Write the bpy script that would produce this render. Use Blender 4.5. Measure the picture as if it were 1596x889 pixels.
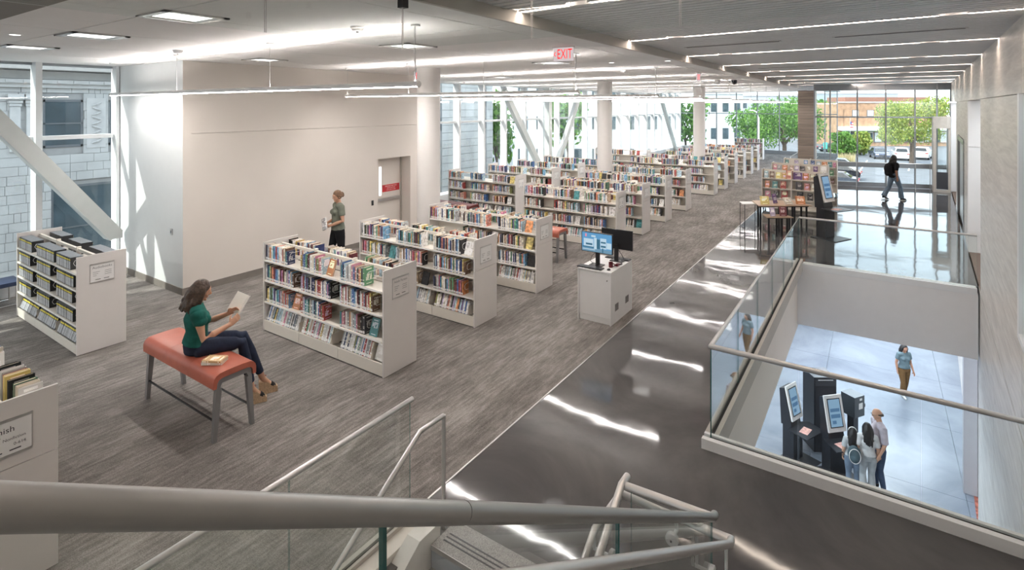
import bpy, bmesh, math, random
from mathutils import Matrix, Vector, Euler

# ------------------------------------------------------------------ camera, sky, sun, exposure
for o in list(bpy.data.objects):
    bpy.data.objects.remove(o)
SC = bpy.context.scene
COL = SC.collection
PI = math.pi
H_EYE, YAW = 3.55, math.atan2(567, 844)

cam_data = bpy.data.cameras.new('camera')
cam_data.sensor_width = 36.0
cam_data.sensor_fit = 'HORIZONTAL'
cam_data.lens = 36.0 * 844 / 1596
cam_data.shift_y = (165 - 444.5) / 1596
cam_data.clip_start = 0.05
cam_data.clip_end = 600
cam = bpy.data.objects.new('camera', cam_data)
cam.location = (0, 0, H_EYE)
cam.rotation_euler = (PI / 2, 0, YAW)
COL.objects.link(cam)
SC.camera = cam

world = bpy.data.worlds.new('sky')
SC.world = world
world.use_nodes = True
wn = world.node_tree.nodes
wl = world.node_tree.links
wn.clear()
w_out = wn.new('ShaderNodeOutputWorld')
w_bg = wn.new('ShaderNodeBackground')
w_sky = wn.new('ShaderNodeTexSky')
w_sky.sky_type = 'NISHITA'
w_sky.sun_disc = False
w_sky.sun_elevation = math.radians(38)
w_sky.sun_rotation = math.radians(200)
w_sky.altitude = 0
w_sky.air_density = 1.0
w_sky.dust_density = 2.0
w_mix = wn.new('ShaderNodeMix')
w_mix.data_type = 'RGBA'
w_mix.inputs[0].default_value = 0.68
w_mix.inputs[7].default_value = (5.2, 5.6, 6.0, 1)      # thin bright cloud over the whole sky
w_bg.inputs['Strength'].default_value = 0.36
wl.new(w_sky.outputs[0], w_mix.inputs[6])
wl.new(w_mix.outputs[2], w_bg.inputs['Color'])
wl.new(w_bg.outputs[0], w_out.inputs['Surface'])

sun_data = bpy.data.lights.new('sun', 'SUN')
sun_data.energy = 2.9
sun_data.angle = math.radians(0.6)
sun_data.color = (1.0, 0.95, 0.87)
sun = bpy.data.objects.new('sun', sun_data)
SUN_DIR = Vector((0.52, 1.0, -0.92)).normalized()
sun.rotation_euler = SUN_DIR.to_track_quat('-Z', 'Y').to_euler()
sun.location = (-30, -60, 60)
COL.objects.link(sun)

vs = SC.view_settings
SC.display_settings.display_device = 'sRGB'
vs.view_transform = 'Standard'
vs.look = 'None'
vs.exposure = 0.90
vs.gamma = 1.0
vs.use_curve_mapping = False
cy = SC.cycles
cy.max_bounces = 8
cy.diffuse_bounces = 4
cy.glossy_bounces = 4
cy.transmission_bounces = 4
cy.transparent_max_bounces = 24
cy.sample_clamp_indirect = 6.0
cy.caustics_reflective = False
cy.caustics_refractive = False

# ------------------------------------------------------------------ helpers
RND = random.Random(7)


class MB:
    """collects polygons and builds them as one mesh object"""

    def __init__(self):
        self.v, self.f, self.mi, self.cols = [], [], [], []
        self.cur = 0

    def mat(self, i):
        self.cur = i
        return self

    def add(self, verts, faces, M=None, mi=None):
        b = len(self.v)
        for p in verts:
            p = Vector(p)
            if M is not None:
                p = M @ p
            self.v.append((p.x, p.y, p.z))
        for f in faces:
            self.f.append(tuple(b + i for i in f))
            self.mi.append(self.cur if mi is None else mi)
        return self

    def box(self, x0, x1, y0, y1, z0, z1, M=None, mi=None):
        if x0 > x1: x0, x1 = x1, x0
        if y0 > y1: y0, y1 = y1, y0
        if z0 > z1: z0, z1 = z1, z0
        v = [(x0, y0, z0), (x1, y0, z0), (x1, y1, z0), (x0, y1, z0), (x0, y0, z1), (x1, y0, z1), (x1, y1, z1), (x0, y1, z1)]
        f = [(0, 3, 2, 1), (4, 5, 6, 7), (0, 1, 5, 4), (1, 2, 6, 5), (2, 3, 7, 6), (3, 0, 4, 7)]
        return self.add(v, f, M, mi)

    def cbox(self, c, s, rz=0, mi=None, rx=0, ry=0):
        M = Matrix.Translation(c) @ Euler((rx, ry, rz)).to_matrix().to_4x4()
        return self.box(-s[0] / 2, s[0] / 2, -s[1] / 2, s[1] / 2, -s[2] / 2, s[2] / 2, M, mi)

    def beam(self, p0, p1, w, h, mi=None, up=(0, 0, 1)):
        p0, p1 = Vector(p0), Vector(p1)
        d = p1 - p0
        L = d.length
        d.normalize()
        upv = Vector(up)
        if abs(d.dot(upv)) > 0.99:
            upv = Vector((0, 1, 0))
        x = d.cross(upv).normalized()
        y = x.cross(d).normalized()
        M = Matrix((( x.x, y.x, d.x, p0.x), (x.y, y.y, d.y, p0.y), (x.z, y.z, d.z, p0.z), (0, 0, 0, 1)))
        return self.box(-w / 2, w / 2, -h / 2, h / 2, 0, L, M, mi)

    def tube(self, pts, r, n=8, cap=True, mi=None):
        pts = [Vector(p) for p in pts]
        rs = r if isinstance(r, (list, tuple)) else [r] * len(pts)
        b = len(self.v)
        prev = None
        for i, p in enumerate(pts):
            if i == 0: d = pts[1] - pts[0]
            elif i == len(pts) - 1: d = pts[-1] - pts[-2]
            else: d = (pts[i + 1] - p).normalized() + (p - pts[i - 1]).normalized()
            d.normalize()
            if prev is None:
                a = Vector((0, 0, 1)) if abs(d.z) < 0.9 else Vector((1, 0, 0))
                x = d.cross(a).normalized()
            else:
                x = (prev - d * prev.dot(d)).normalized()
            prev = x
            y = d.cross(x)
            k = 1.0
            if 0 < i < len(pts) - 1:
                dd = (pts[i + 1] - p).normalized()
                k = 1 / max(0.5, d.dot(dd))
            for j in range(n):
                a = 2 * PI * j / n
                q = p + (x * math.cos(a) + y * math.sin(a)) * rs[i] * (k if i not in (0, len(pts) - 1) else 1)
                self.v.append((q.x, q.y, q.z))
        m = self.cur if mi is None else mi
        for i in range(len(pts) - 1):
            for j in range(n):
                self.f.append((b + i * n + j, b + i * n + (j + 1) % n, b + (i + 1) * n + (j + 1) % n, b + (i + 1) * n + j))
                self.mi.append(m)
        if cap:
            self.f.append(tuple(b + j for j in reversed(range(n))))
            self.f.append(tuple(b + (len(pts) - 1) * n + j for j in range(n)))
            self.mi += [m, m]
        return self

    def prism(self, poly, z0, z1, M=None, mi=None):
        n = len(poly)
        v = [(x, y, z0) for x, y in poly] + [(x, y, z1) for x, y in poly]
        f = [tuple(reversed(range(n))), tuple(range(n, 2 * n))] + [(i, (i + 1) % n, n + (i + 1) % n, n + i) for i in range(n)]
        return self.add(v, f, M, mi)

    def lathe(self, prof, c=(0, 0, 0), n=16, M=None, mi=None):
        b = []
        v = []
        for r, z in prof:
            for j in range(n):
                a = 2 * PI * j / n
                v.append((c[0] + r * math.cos(a), c[1] + r * math.sin(a), c[2] + z))
        f = []
        for i in range(len(prof) - 1):
            for j in range(n):
                f.append((i * n + j, i * n + (j + 1) % n, (i + 1) * n + (j + 1) % n, (i + 1) * n + j))
        f.append(tuple(reversed(range(n))))
        f.append(tuple((len(prof) - 1) * n + j for j in range(n)))
        return self.add(v, f, M, mi)

    def mesh(self, name, mats=None, smooth=False):
        me = bpy.data.meshes.new(name)
        me.from_pydata(self.v, [], self.f)
        if mats is not None:
            for m in (mats if isinstance(mats, (list, tuple)) else [mats]):
                me.materials.append(m)
        if any(self.mi):
            me.polygons.foreach_set('material_index', self.mi)
        if smooth:
            me.polygons.foreach_set('use_smooth', [True] * len(me.polygons))
        me.update()
        return me

    def build(self, name, mats, parent=None, smooth=False, loc=None, rz=0):
        return link(name, self.mesh(name, mats, smooth), parent, loc, rz)


def link(name, me, parent=None, loc=None, rz=0):
    o = bpy.data.objects.new(name, me)
    COL.objects.link(o)
    if loc is not None: o.location = loc
    if rz: o.rotation_euler = (0, 0, rz)
    if parent is not None: o.parent = parent
    return o


def tag(o, label=None, cat=None, group=None, kind=None):
    if label: o['label'] = label
    if cat: o['category'] = cat
    if group: o['group'] = group
    if kind: o['kind'] = kind
    return o


def thing(name, label, cat, loc=(0, 0, 0), rz=0, group=None, kind=None):
    o = link(name, None, None, loc, rz)
    o.empty_display_size = 0.2
    return tag(o, label, cat, group, kind)


def struct(name, loc=(0, 0, 0)):
    o = link(name, None, None, loc)
    return tag(o, kind='structure')


def copy_tree(o, parent=None):
    c = o.copy()
    COL.objects.link(c)
    if parent is not None: c.parent = parent
    for ch in list(o.children):
        copy_tree(ch, c)
    return c


def autosmooth(o, angle=35):
    me = o.data
    me.polygons.foreach_set('use_smooth', [True] * len(me.polygons))
    me.set_sharp_from_angle(angle=math.radians(angle))
    return o


# ------------------------------------------------------------------ materials
MATS = {}


def new_mat(name):
    m = bpy.data.materials.new(name)
    m.use_nodes = True
    nt = m.node_tree
    b = nt.nodes['Principled BSDF']
    MATS[name] = m
    return m, nt, b


def node(nt, t, **kw):
    n = nt.nodes.new(t)
    for k, v in kw.items():
        if k.startswith('i_'):
            key = k[2:]
            key = int(key) if key.isdigit() else key.replace('_', ' ')
            n.inputs[key].default_value = v
        else:
            setattr(n, k, v)
    return n


def plain(name, col, rough=0.5, metal=0.0, vary=0.06, scale=6.0, bump=0.0, bscale=60.0, spec=0.5, coat=0.0):
    m, nt, b = new_mat(name)
    c = (col[0], col[1], col[2], 1)
    tc = node(nt, 'ShaderNodeTexCoord')
    no = node(nt, 'ShaderNodeTexNoise', i_Scale=scale, i_Detail=3.0)
    nt.links.new(tc.outputs['Object'], no.inputs['Vector'])
    rp = node(nt, 'ShaderNodeValToRGB')
    rp.color_ramp.elements[0].color = tuple(x * (1 - vary) for x in col) + (1,)
    rp.color_ramp.elements[1].color = tuple(min(1, x * (1 + vary)) for x in col) + (1,)
    rp.color_ramp.elements[0].position = 0.3
    rp.color_ramp.elements[1].position = 0.7
    nt.links.new(no.outputs['Fac'], rp.inputs['Fac'])
    nt.links.new(rp.outputs['Color'], b.inputs['Base Color'])
    b.inputs['Roughness'].default_value = rough
    b.inputs['Metallic'].default_value = metal
    b.inputs['Specular IOR Level'].default_value = spec
    if coat: b.inputs['Coat Weight'].default_value = coat
    if bump:
        n2 = node(nt, 'ShaderNodeTexNoise', i_Scale=bscale, i_Detail=2.0)
        nt.links.new(tc.outputs['Object'], n2.inputs['Vector'])
        bp = node(nt, 'ShaderNodeBump', i_Strength=bump, i_Distance=0.01)
        nt.links.new(n2.outputs['Fac'], bp.inputs['Height'])
        nt.links.new(bp.outputs['Normal'], b.inputs['Normal'])
    return m


def emit(name, col, strength):
    m, nt, b = new_mat(name)
    nt.nodes.remove(b)
    e = node(nt, 'ShaderNodeEmission')
    e.inputs['Color'].default_value = (*col, 1)
    e.inputs['Strength'].default_value = strength
    nt.links.new(e.outputs[0], nt.nodes['Material Output'].inputs['Surface'])
    return m


def glass_mat(name, tint, refl=1.0):
    m, nt, b = new_mat(name)
    nt.nodes.remove(b)
    tr = node(nt, 'ShaderNodeBsdfTransparent')
    tr.inputs['Color'].default_value = (*tint, 1)
    gl = node(nt, 'ShaderNodeBsdfGlossy', i_Roughness=0.0)
    gl.inputs['Color'].default_value = (1, 1, 1, 1)
    lw = node(nt, 'ShaderNodeLayerWeight')
    lw.inputs['Blend'].default_value = 0.5
    fr = node(nt, 'ShaderNodeMath', operation='POWER')
    fr.inputs[1].default_value = 5.0
    nt.links.new(lw.outputs['Facing'], fr.inputs[0])
    mu = node(nt, 'ShaderNodeMath', operation='MULTIPLY_ADD')
    mu.inputs[1].default_value = 0.90 * refl
    mu.inputs[2].default_value = 0.035 * refl
    mx = node(nt, 'ShaderNodeMixShader')
    nt.links.new(fr.outputs[0], mu.inputs[0])
    nt.links.new(mu.outputs[0], mx.inputs[0])
    nt.links.new(tr.outputs[0], mx.inputs[1])
    nt.links.new(gl.outputs[0], mx.inputs[2])
    nt.links.new(mx.outputs[0], nt.nodes['Material Output'].inputs['Surface'])
    return m


M_ceil = plain('ceiling_white', (0.86, 0.855, 0.845), 0.85, vary=0.012)
M_wall_white = plain('wall_white', (0.72, 0.745, 0.75), 0.7, vary=0.01)
M_wall_cream = plain('wall_cream', (0.77, 0.72, 0.67), 0.75, vary=0.015, scale=1.5)
M_fascia = plain('fascia_taupe', (0.50, 0.475, 0.44), 0.7, vary=0.02)
M_slat = plain('slat_metal', (0.70, 0.705, 0.71), 0.5, vary=0.03)
M_dark = plain('dark_gap', (0.02, 0.02, 0.022), 0.9)
M_alu = plain('aluminium_white', (0.82, 0.84, 0.85), 0.35, vary=0.01)
M_brace = plain('brace_paint', (0.60, 0.63, 0.62), 0.45, vary=0.02)
M_mull = plain('mullion_grey', (0.30, 0.32, 0.34), 0.4, metal=0.3, vary=0.02)
M_base = plain('baseboard_taupe', (0.22, 0.20, 0.18), 0.6)
M_steel = plain('brushed_steel', (0.62, 0.61, 0.60), 0.32, metal=0.85, vary=0.04, scale=20)
M_rail_shaded = plain('rail_satin_shaded', (0.33, 0.335, 0.33), 0.34, metal=0.85, vary=0.0)  # same satin rail, colour darkened to stand in for shade from overhead stairs
M_rail = plain('rail_satin', (0.64, 0.645, 0.64), 0.32, metal=0.75, vary=0.0)
M_shelf = plain('shelf_steel_cream', (0.80, 0.76, 0.69), 0.45, vary=0.015)
M_panel = plain('end_panel_white', (0.74, 0.715, 0.695), 0.45, vary=0.012)
M_white = plain('white_paint', (0.84, 0.84, 0.84), 0.4, vary=0.01)
M_black = plain('black_plastic', (0.012, 0.012, 0.014), 0.45)
M_darkgrey = plain('dark_grey_plastic', (0.035, 0.038, 0.045), 0.4)
M_glass = glass_mat('clear_glass', (0.965, 0.985, 0.978))
M_winglass = glass_mat('window_glass', (0.95, 0.985, 0.98), 0.8)
M_glassedge = plain('glass_edge_green', (0.03, 0.14, 0.13), 0.15, vary=0.1)
M_frost = glass_mat('draft_glass', (0.90, 0.94, 0.94), 1.0)
M_columnw = plain('column_paint', (0.76, 0.735, 0.715), 0.6, vary=0.01)
M_lampwarm = emit('slot_light_warm', (1.0, 0.81, 0.69), 22.0)
M_lampwhite = emit('pendant_light', (1.0, 0.94, 0.90), 60.0)
M_lampup = emit('pendant_uplight', (1.0, 0.93, 0.89), 66.0)
M_fill_low = emit('lower_fill_light', (1.0, 0.95, 0.9), 25.0)
M_troff = emit('troffer_light', (1.0, 0.97, 0.93), 1.6)
M_stone_white = plain('white_sill_stone', (0.75, 0.77, 0.78), 0.4, vary=0.03)


def carpet_mat():
    m, nt, b = new_mat('carpet_streaked')
    tc = node(nt, 'ShaderNodeTexCoord')
    mp = node(nt, 'ShaderNodeMapping')
    mp.inputs['Scale'].default_value = (24, 3.2, 1)
    n1 = node(nt, 'ShaderNodeTexNoise', i_Scale=1.0, i_Detail=4.0, i_Roughness=0.65)
    nt.links.new(tc.outputs['Object'], mp.inputs['Vector'])
    nt.links.new(mp.outputs[0], n1.inputs['Vector'])
    n2 = node(nt, 'ShaderNodeTexNoise', i_Scale=1.3, i_Detail=2.0)
    mp2 = node(nt, 'ShaderNodeMapping')
    mp2.inputs['Scale'].default_value = (1.6, 0.7, 1)
    nt.links.new(tc.outputs['Object'], mp2.inputs['Vector'])
    nt.links.new(mp2.outputs[0], n2.inputs['Vector'])
    br = node(nt, 'ShaderNodeTexBrick', i_Scale=1.0)
    br.offset = 0.5
    br.inputs['Mortar Size'].default_value = 0.0
    br.inputs['Brick Width'].default_value = 1.0
    br.inputs['Row Height'].default_value = 0.25
    br.inputs['Color1'].default_value = (0.30, 0.30, 0.30, 1)
    br.inputs['Color2'].default_value = (0.70, 0.70, 0.70, 1)
    mp3 = node(nt, 'ShaderNodeMapping')
    mp3.inputs['Rotation'].default_value = (0, 0, PI / 2)
    nt.links.new(tc.outputs['Object'], mp3.inputs['Vector'])
    nt.links.new(mp3.outputs[0], br.inputs['Vector'])
    n3 = node(nt, 'ShaderNodeTexNoise', i_Scale=160.0, i_Detail=2.0)
    nt.links.new(tc.outputs['Object'], n3.inputs['Vector'])

    def mul(a, k, acc):
        mu = node(nt, 'ShaderNodeMath', operation='MULTIPLY_ADD')
        mu.inputs[1].default_value = k
        nt.links.new(a, mu.inputs[0])
        if acc is None: mu.inputs[2].default_value = 0.0
        else: nt.links.new(acc, mu.inputs[2])
        return mu.outputs[0]
    s = mul(n1.outputs['Fac'], 0.44, None)
    s = mul(n2.outputs['Fac'], 0.26, s)
    s = mul(br.outputs['Color'], 0.12, s)
    s = mul(n3.outputs['Fac'], 0.44, s)
    rp = node(nt, 'ShaderNodeValToRGB')
    e = rp.color_ramp.elements
    e[0].position = 0.47
    e[0].color = (0.092, 0.083, 0.076, 1)
    e[1].position = 0.80
    e[1].color = (0.39, 0.365, 0.345, 1)
    mid = rp.color_ramp.elements.new(0.62)
    mid.color = (0.195, 0.180, 0.167, 1)
    nt.links.new(s, rp.inputs['Fac'])
    nt.links.new(rp.outputs['Color'], b.inputs['Base Color'])
    b.inputs['Roughness'].default_value = 0.95
    b.inputs['Specular IOR Level'].default_value = 0.15
    bp = node(nt, 'ShaderNodeBump', i_Strength=0.35, i_Distance=0.01)
    nt.links.new(s, bp.inputs['Height'])
    nt.links.new(bp.outputs['Normal'], b.inputs['Normal'])
    return m


def concrete_mat(name, dark, light, rough, wav):
    m, nt, b = new_mat(name)
    tc = node(nt, 'ShaderNodeTexCoord')
    n1 = node(nt, 'ShaderNodeTexNoise', i_Scale=0.55, i_Detail=6.0, i_Roughness=0.62, i_Distortion=0.6)
    nt.links.new(tc.outputs['Object'], n1.inputs['Vector'])
    rp = node(nt, 'ShaderNodeValToRGB')
    e = rp.color_ramp.elements
    e[0].position, e[0].color = 0.35, (*dark, 1)
    e[1].position, e[1].color = 0.70, (*light, 1)
    nt.links.new(n1.outputs['Fac'], rp.inputs['Fac'])
    nt.links.new(rp.outputs['Color'], b.inputs['Base Color'])
    b.inputs['Roughness'].default_value = rough
    b.inputs['IOR'].default_value = 1.46
    n2 = node(nt, 'ShaderNodeTexNoise', i_Scale=1.15, i_Detail=2.5, i_Roughness=0.42)
    nt.links.new(tc.outputs['Object'], n2.inputs['Vector'])
    bp = node(nt, 'ShaderNodeBump', i_Strength=1.0, i_Distance=wav)
    nt.links.new(n2.outputs['Fac'], bp.inputs['Height'])
    nt.links.new(bp.outputs['Normal'], b.inputs['Normal'])
    return m


M_carpet = carpet_mat()
M_conc = concrete_mat('polished_concrete', (0.064, 0.064, 0.066), (0.140, 0.134, 0.131), 0.06, 0.0068)
M_conc_low = concrete_mat('polished_concrete_lower', (0.17, 0.195, 0.24), (0.30, 0.33, 0.38), 0.28, 0.002)


def travertine():
    m, nt, b = new_mat('vein_cut_stone')
    tc = node(nt, 'ShaderNodeTexCoord')
    mp = node(nt, 'ShaderNodeMapping')
    mp.inputs['Rotation'].default_value = (math.radians(-28), 0, 0)
    mp.inputs['Scale'].default_value = (1, 1.2, 14)
    nt.links.new(tc.outputs['Object'], mp.inputs['Vector'])
    n1 = node(nt, 'ShaderNodeTexNoise', i_Scale=1.0, i_Detail=7.0, i_Roughness=0.6, i_Distortion=0.5)
    nt.links.new(mp.outputs[0], n1.inputs['Vector'])
    rp = node(nt, 'ShaderNodeValToRGB')
    e = rp.color_ramp.elements
    e[0].position, e[0].color = 0.30, (0.53, 0.50, 0.46, 1)
    e[1].position, e[1].color = 0.66, (0.76, 0.73, 0.68, 1)
    nt.links.new(n1.outputs['Fac'], rp.inputs['Fac'])
    nt.links.new(rp.outputs['Color'], b.inputs['Base Color'])
    b.inputs['Roughness'].default_value = 0.38
    bp = node(nt, 'ShaderNodeBump', i_Strength=0.12, i_Distance=0.01)
    nt.links.new(n1.outputs['Fac'], bp.inputs['Height'])
    nt.links.new(bp.outputs['Normal'], b.inputs['Normal'])
    return m


def plank_mat():
    m, nt, b = new_mat('brown_plank')
    tc = node(nt, 'ShaderNodeTexCoord')
    mp = node(nt, 'ShaderNodeMapping')
    mp.inputs['Scale'].default_value = (1.5, 1.5, 30)
    nt.links.new(tc.outputs['Object'], mp.inputs['Vector'])
    n1 = node(nt, 'ShaderNodeTexNoise', i_Scale=1.0, i_Detail=5.0)
    nt.links.new(mp.outputs[0], n1.inputs['Vector'])
    oi = node(nt, 'ShaderNodeObjectInfo')
    ad = node(nt, 'ShaderNodeMath', operation='MULTIPLY_ADD')
    ad.inputs[1].default_value = 0.4
    nt.links.new(oi.outputs['Random'], ad.inputs[0])
    nt.links.new(n1.outputs['Fac'], ad.inputs[2])
    rp = node(nt, 'ShaderNodeValToRGB')
    e = rp.color_ramp.elements
    e[0].position, e[0].color = 0.35, (0.16, 0.115, 0.085, 1)
    e[1].position, e[1].color = 0.95, (0.34, 0.26, 0.20, 1)
    nt.links.new(ad.outputs[0], rp.inputs['Fac'])
    nt.links.new(rp.outputs['Color'], b.inputs['Base Color'])
    b.inputs['Roughness'].default_value = 0.5
    return m


M_stone = travertine()
M_plank = plank_mat()

# lettering, turned into meshes before the scene fills up
def text_mesh(name, s, size, mat, align='CENTER', extrude=0.0):
    cu = bpy.data.curves.new(name, 'FONT')
    cu.body = s
    cu.size = size
    cu.align_x = align
    cu.align_y = 'CENTER'
    cu.extrude = extrude
    cu.resolution_u = 3
    o = bpy.data.objects.new(name, cu)
    COL.objects.link(o)
    dg = bpy.context.evaluated_depsgraph_get()
    dg.update()
    me = bpy.data.meshes.new_from_object(o.evaluated_get(dg))
    me.name = name
    me.materials.clear()
    me.materials.append(mat)
    bpy.data.objects.remove(o)
    bpy.data.curves.remove(cu)
    return me


M_ink = plain('ink_dark', (0.06, 0.06, 0.07), 0.6)
M_inkgrey = plain('ink_grey', (0.22, 0.215, 0.22), 0.6)
M_exitred = emit('exit_red', (1.0, 0.015, 0.02), 0.9)
M_inkwhite = plain('ink_white', (0.85, 0.80, 0.80), 0.6)
TX = {}
for key, s, size, m in (('fiction', 'Adult Fiction', 0.046, M_inkgrey), ('audio', 'Audiobooks', 0.05, M_inkgrey),
                        ('spanish', 'Spanish', 0.060, M_ink), ('nonf', 'Nonfiction', 0.030, M_ink), ('num', '0-614', 0.030, M_ink),
                        ('exit', 'EXIT', 0.20, M_exitred), ('arrow', '<', 0.16, M_exitred),
                        ('emg1', 'EMERGENCY EXIT ONLY', 0.05, M_inkwhite), ('emg2', 'PUSH UNTIL ALARM SOUNDS', 0.038, M_inkwhite),
                        ('emg3', 'DOOR WILL OPEN IN 15 SECONDS', 0.034, M_inkwhite)):
    TX[key] = text_mesh('lettering', s, size, m, 'RIGHT' if key in ('nonf', 'num') else 'CENTER')


def put_text(key, parent, loc, facing, name='lettering', sx=1.0):
    """facing: direction the print looks at, '+X', '-Y' ..."""
    o = link(name, TX[key], parent, loc)
    rz = {'-Y': 0, '+X': PI / 2, '+Y': PI, '-X': -PI / 2}[facing]
    o.rotation_euler = (PI / 2, 0, rz)
    o.scale = (sx, 1, 1)
    return o
# ------------------------------------------------------------------ the room
ZC, ZS, ZL, ZLC = 4.40, 4.51, -4.80, -1.42      # white ceiling, slat ceiling, lower floor, lower ceiling
XF = -13.7                                      # left glass facade
XE = -3.35                                      # edge of the carpet
def WX(y): return 1.66 + 0.0626 * (y - 13.96)   # right stone wall
def RW(x): return 28.17 + 0.284 * (x + 1.4)     # right far window line
def FW(x): return 44.25 - 0.19 * (x + 6.85)     # left far window line

# floor: polished concrete with the carpet, the metal strip and the tread edge
mb = MB()
mb.prism([(XE, 3.27), (WX(3.27), 3.27), (WX(5.75), 5.75), (XE, 5.75)], -0.30, 0)
mb.prism([(XE, 5.75), (-1.46, 5.75), (-1.46, 13.9), (XE, 13.9)], -0.30, 0)
mb.prism([(XE, 13.9), (WX(13.9), 13.9), (WX(29.2), 29.2), (XE, RW(-3.35))], -0.30, 0)
mb.prism([(XE, RW(-3.35)), (-2.2, RW(-2.2)), (-2.2, FW(-2.2)), (XE, FW(XE))], -0.30, 0)
mb.prism([(-0.85, -6), (WX(-6), -6), (WX(3.27), 3.27), (-0.85, 3.27)], -0.30, 0)
mb.prism([(XE, -6), (-3.05, -6), (-3.05, 3.27), (XE, 3.27)], -0.30, 0)
floor = mb.build('floor', M_conc)
tag(floor, 'dark polished concrete floor beside the carpet', kind='structure')
mb = MB()
mb.prism([(XF, -6), (XE - 0.012, -6), (XE - 0.012, FW(XE)), (XF, FW(XF))], -0.30, 0.004)
mb.build('carpet', M_carpet, floor)
mb = MB()
mb.box(XE - 0.012, XE + 0.004, -6, FW(XE), -0.1, 0.006)
mb.build('metal_edge_strip', M_steel, floor)

# lower floor in saw-cut slabs
low = struct('floor')
i = 0
for ix in range(5):
    for iy in range(12):
        x0, x1 = -10 + ix * 2.9, -10 + (ix + 1) * 2.9 - 0.007
        y0, y1 = -6.0 + iy * 2.98, -6.0 + (iy + 1) * 2.98 - 0.007
        y1 = min(y1, 29.4)
        mb = MB().box(x0, x1, y0, y1, ZL - 0.2, ZL)
        mb.build('floor_slab', M_conc_low, low)
mb = MB().box(-10, 4.5, -6, 29.4, ZL - 0.4, ZL - 0.21)
mb.build('slab_base', M_dark, low)
mb = MB()
mb.box(-10, -1.6, -6, 29.4, ZLC, ZLC + 0.08)
mb.prism([(-1.6, 13.67), (WX(13.67), 13.67), (WX(29), 29), (-1.6, 29)], ZLC + 0.075, ZLC + 0.15)
mb.prism([(-1.6, -6), (WX(-6), -6), (WX(5.6), 5.6), (-1.6, 5.6)], ZLC, ZLC + 0.08)
tag(mb.build('ceiling', M_ceil), kind='structure')
mb = MB().box(-10.2, -10, -6, 29.4, ZL, ZLC)
tag(mb.build('wall_lower_left', M_wall_white), kind='structure')
mb = MB().box(-10.2, 4, -6.2, -6, ZL, ZLC)
tag(mb.build('wall_lower_back', M_wall_white), kind='structure')

# void edges: painted fascias with a recessed joint
t = struct('trim_1')
mb = MB().box(-1.60, -1.46, 5.75, 14.02, ZLC, -0.16)
mb.build('fascia_board', M_wall_cream, t)
mb = MB().box(-1.459, -1.448, 5.76, 13.64, -0.15, -0.004)
mb.build('fascia_cap', M_wall_cream, t)
mb = MB().prism([(-1.46, 13.665), (WX(13.66) - 0.005, 13.665), (WX(13.9) - 0.005, 13.89), (-1.46, 13.89)], ZLC + 0.07, -0.105)
mb.build('fascia_board', M_white, t)
mb = MB().prism([(-1.46, 5.60), (WX(5.6) - 0.005, 5.60), (WX(5.75) - 0.005, 5.75), (-1.46, 5.75)], ZLC, -0.02)
mb.build('fascia_board', M_white, t)

# right wall: stone panels, with openings
wr = struct('wall_right')
def wall_piece(y0, y1, z0, z1, m, parent, d0=0.0, d1=0.16, name='stone_panel'):
    mb = MB().prism([(WX(y0) + d0, y0), (WX(y1) + d0, y1), (WX(y1) + d1, y1), (WX(y0) + d1, y0)], z0, z1)
    return mb.build(name, m, parent)
g = 0.005
ys_top = [-6, -2, 2, 5.2, 7.87, 13.51, 17.22, 21.1, 24.4, 28.95, 31.2]
for a, b in zip(ys_top[:-1], ys_top[1:]):
    wall_piece(a + g, b - g, 3.68 + g, ZS + 0.02, M_stone, wr, 0.02)
for a, b in ((-6, -2), (-2, 2), (2, 5.2), (7.87, 13.51), (17.24, 19.25), (22.95, 24.35), (29.0, 31.2)):
    wall_piece(a + g, b - g, -0.3 if a > 13.5 else 0.0, 3.68 - g, M_stone, wr, 0.02)
wall_piece(5.2 + g, 7.87 - g, 0.0, 1.06, M_stone, wr, 0.02)
wall_piece(19.25 + g, 22.95 - g, 2.62, 3.68 - g, M_stone, wr, 0.02)
for a, b in ((-6, -2), (-2, 2), (2, 5.2), (5.2, 7.87), (7.87, 11), (11, 14.08), (15.15, 19.2), (19.2, 24), (24, 29.4)):
    wall_piece(a + g, b - g, ZL, -2.2 - g, M_stone, wr, 0.02)
    wall_piece(a + g, b - g, -2.2 + g, -0.02 if a < 13.5 else -0.32, M_stone, wr, 0.02)
# shadow gap and backing
wall_piece(-6, 31.2, ZS + 0.02, ZS + 0.3, M_dark, wr, 0.10, 0.3, 'shadow_gap')
wall_piece(-6, 5.2, ZL, ZS, M_wall_white, wr, 0.17, 0.3, 'backing')
wall_piece(7.87, 13.51, ZL, ZS, M_wall_white, wr, 0.17, 0.3, 'backing')
wall_piece(17.25, 24.35, ZL, ZS, M_wall_white, wr, 0.17, 0.3, 'backing')
wall_piece(5.2, 31.2, 3.7, ZS, M_wall_white, wr, 0.17, 0.3, 'backing')
wall_piece(5.2, 7.87, ZL, 1.05, M_wall_white, wr, 0.17, 0.3, 'backing')
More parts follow.
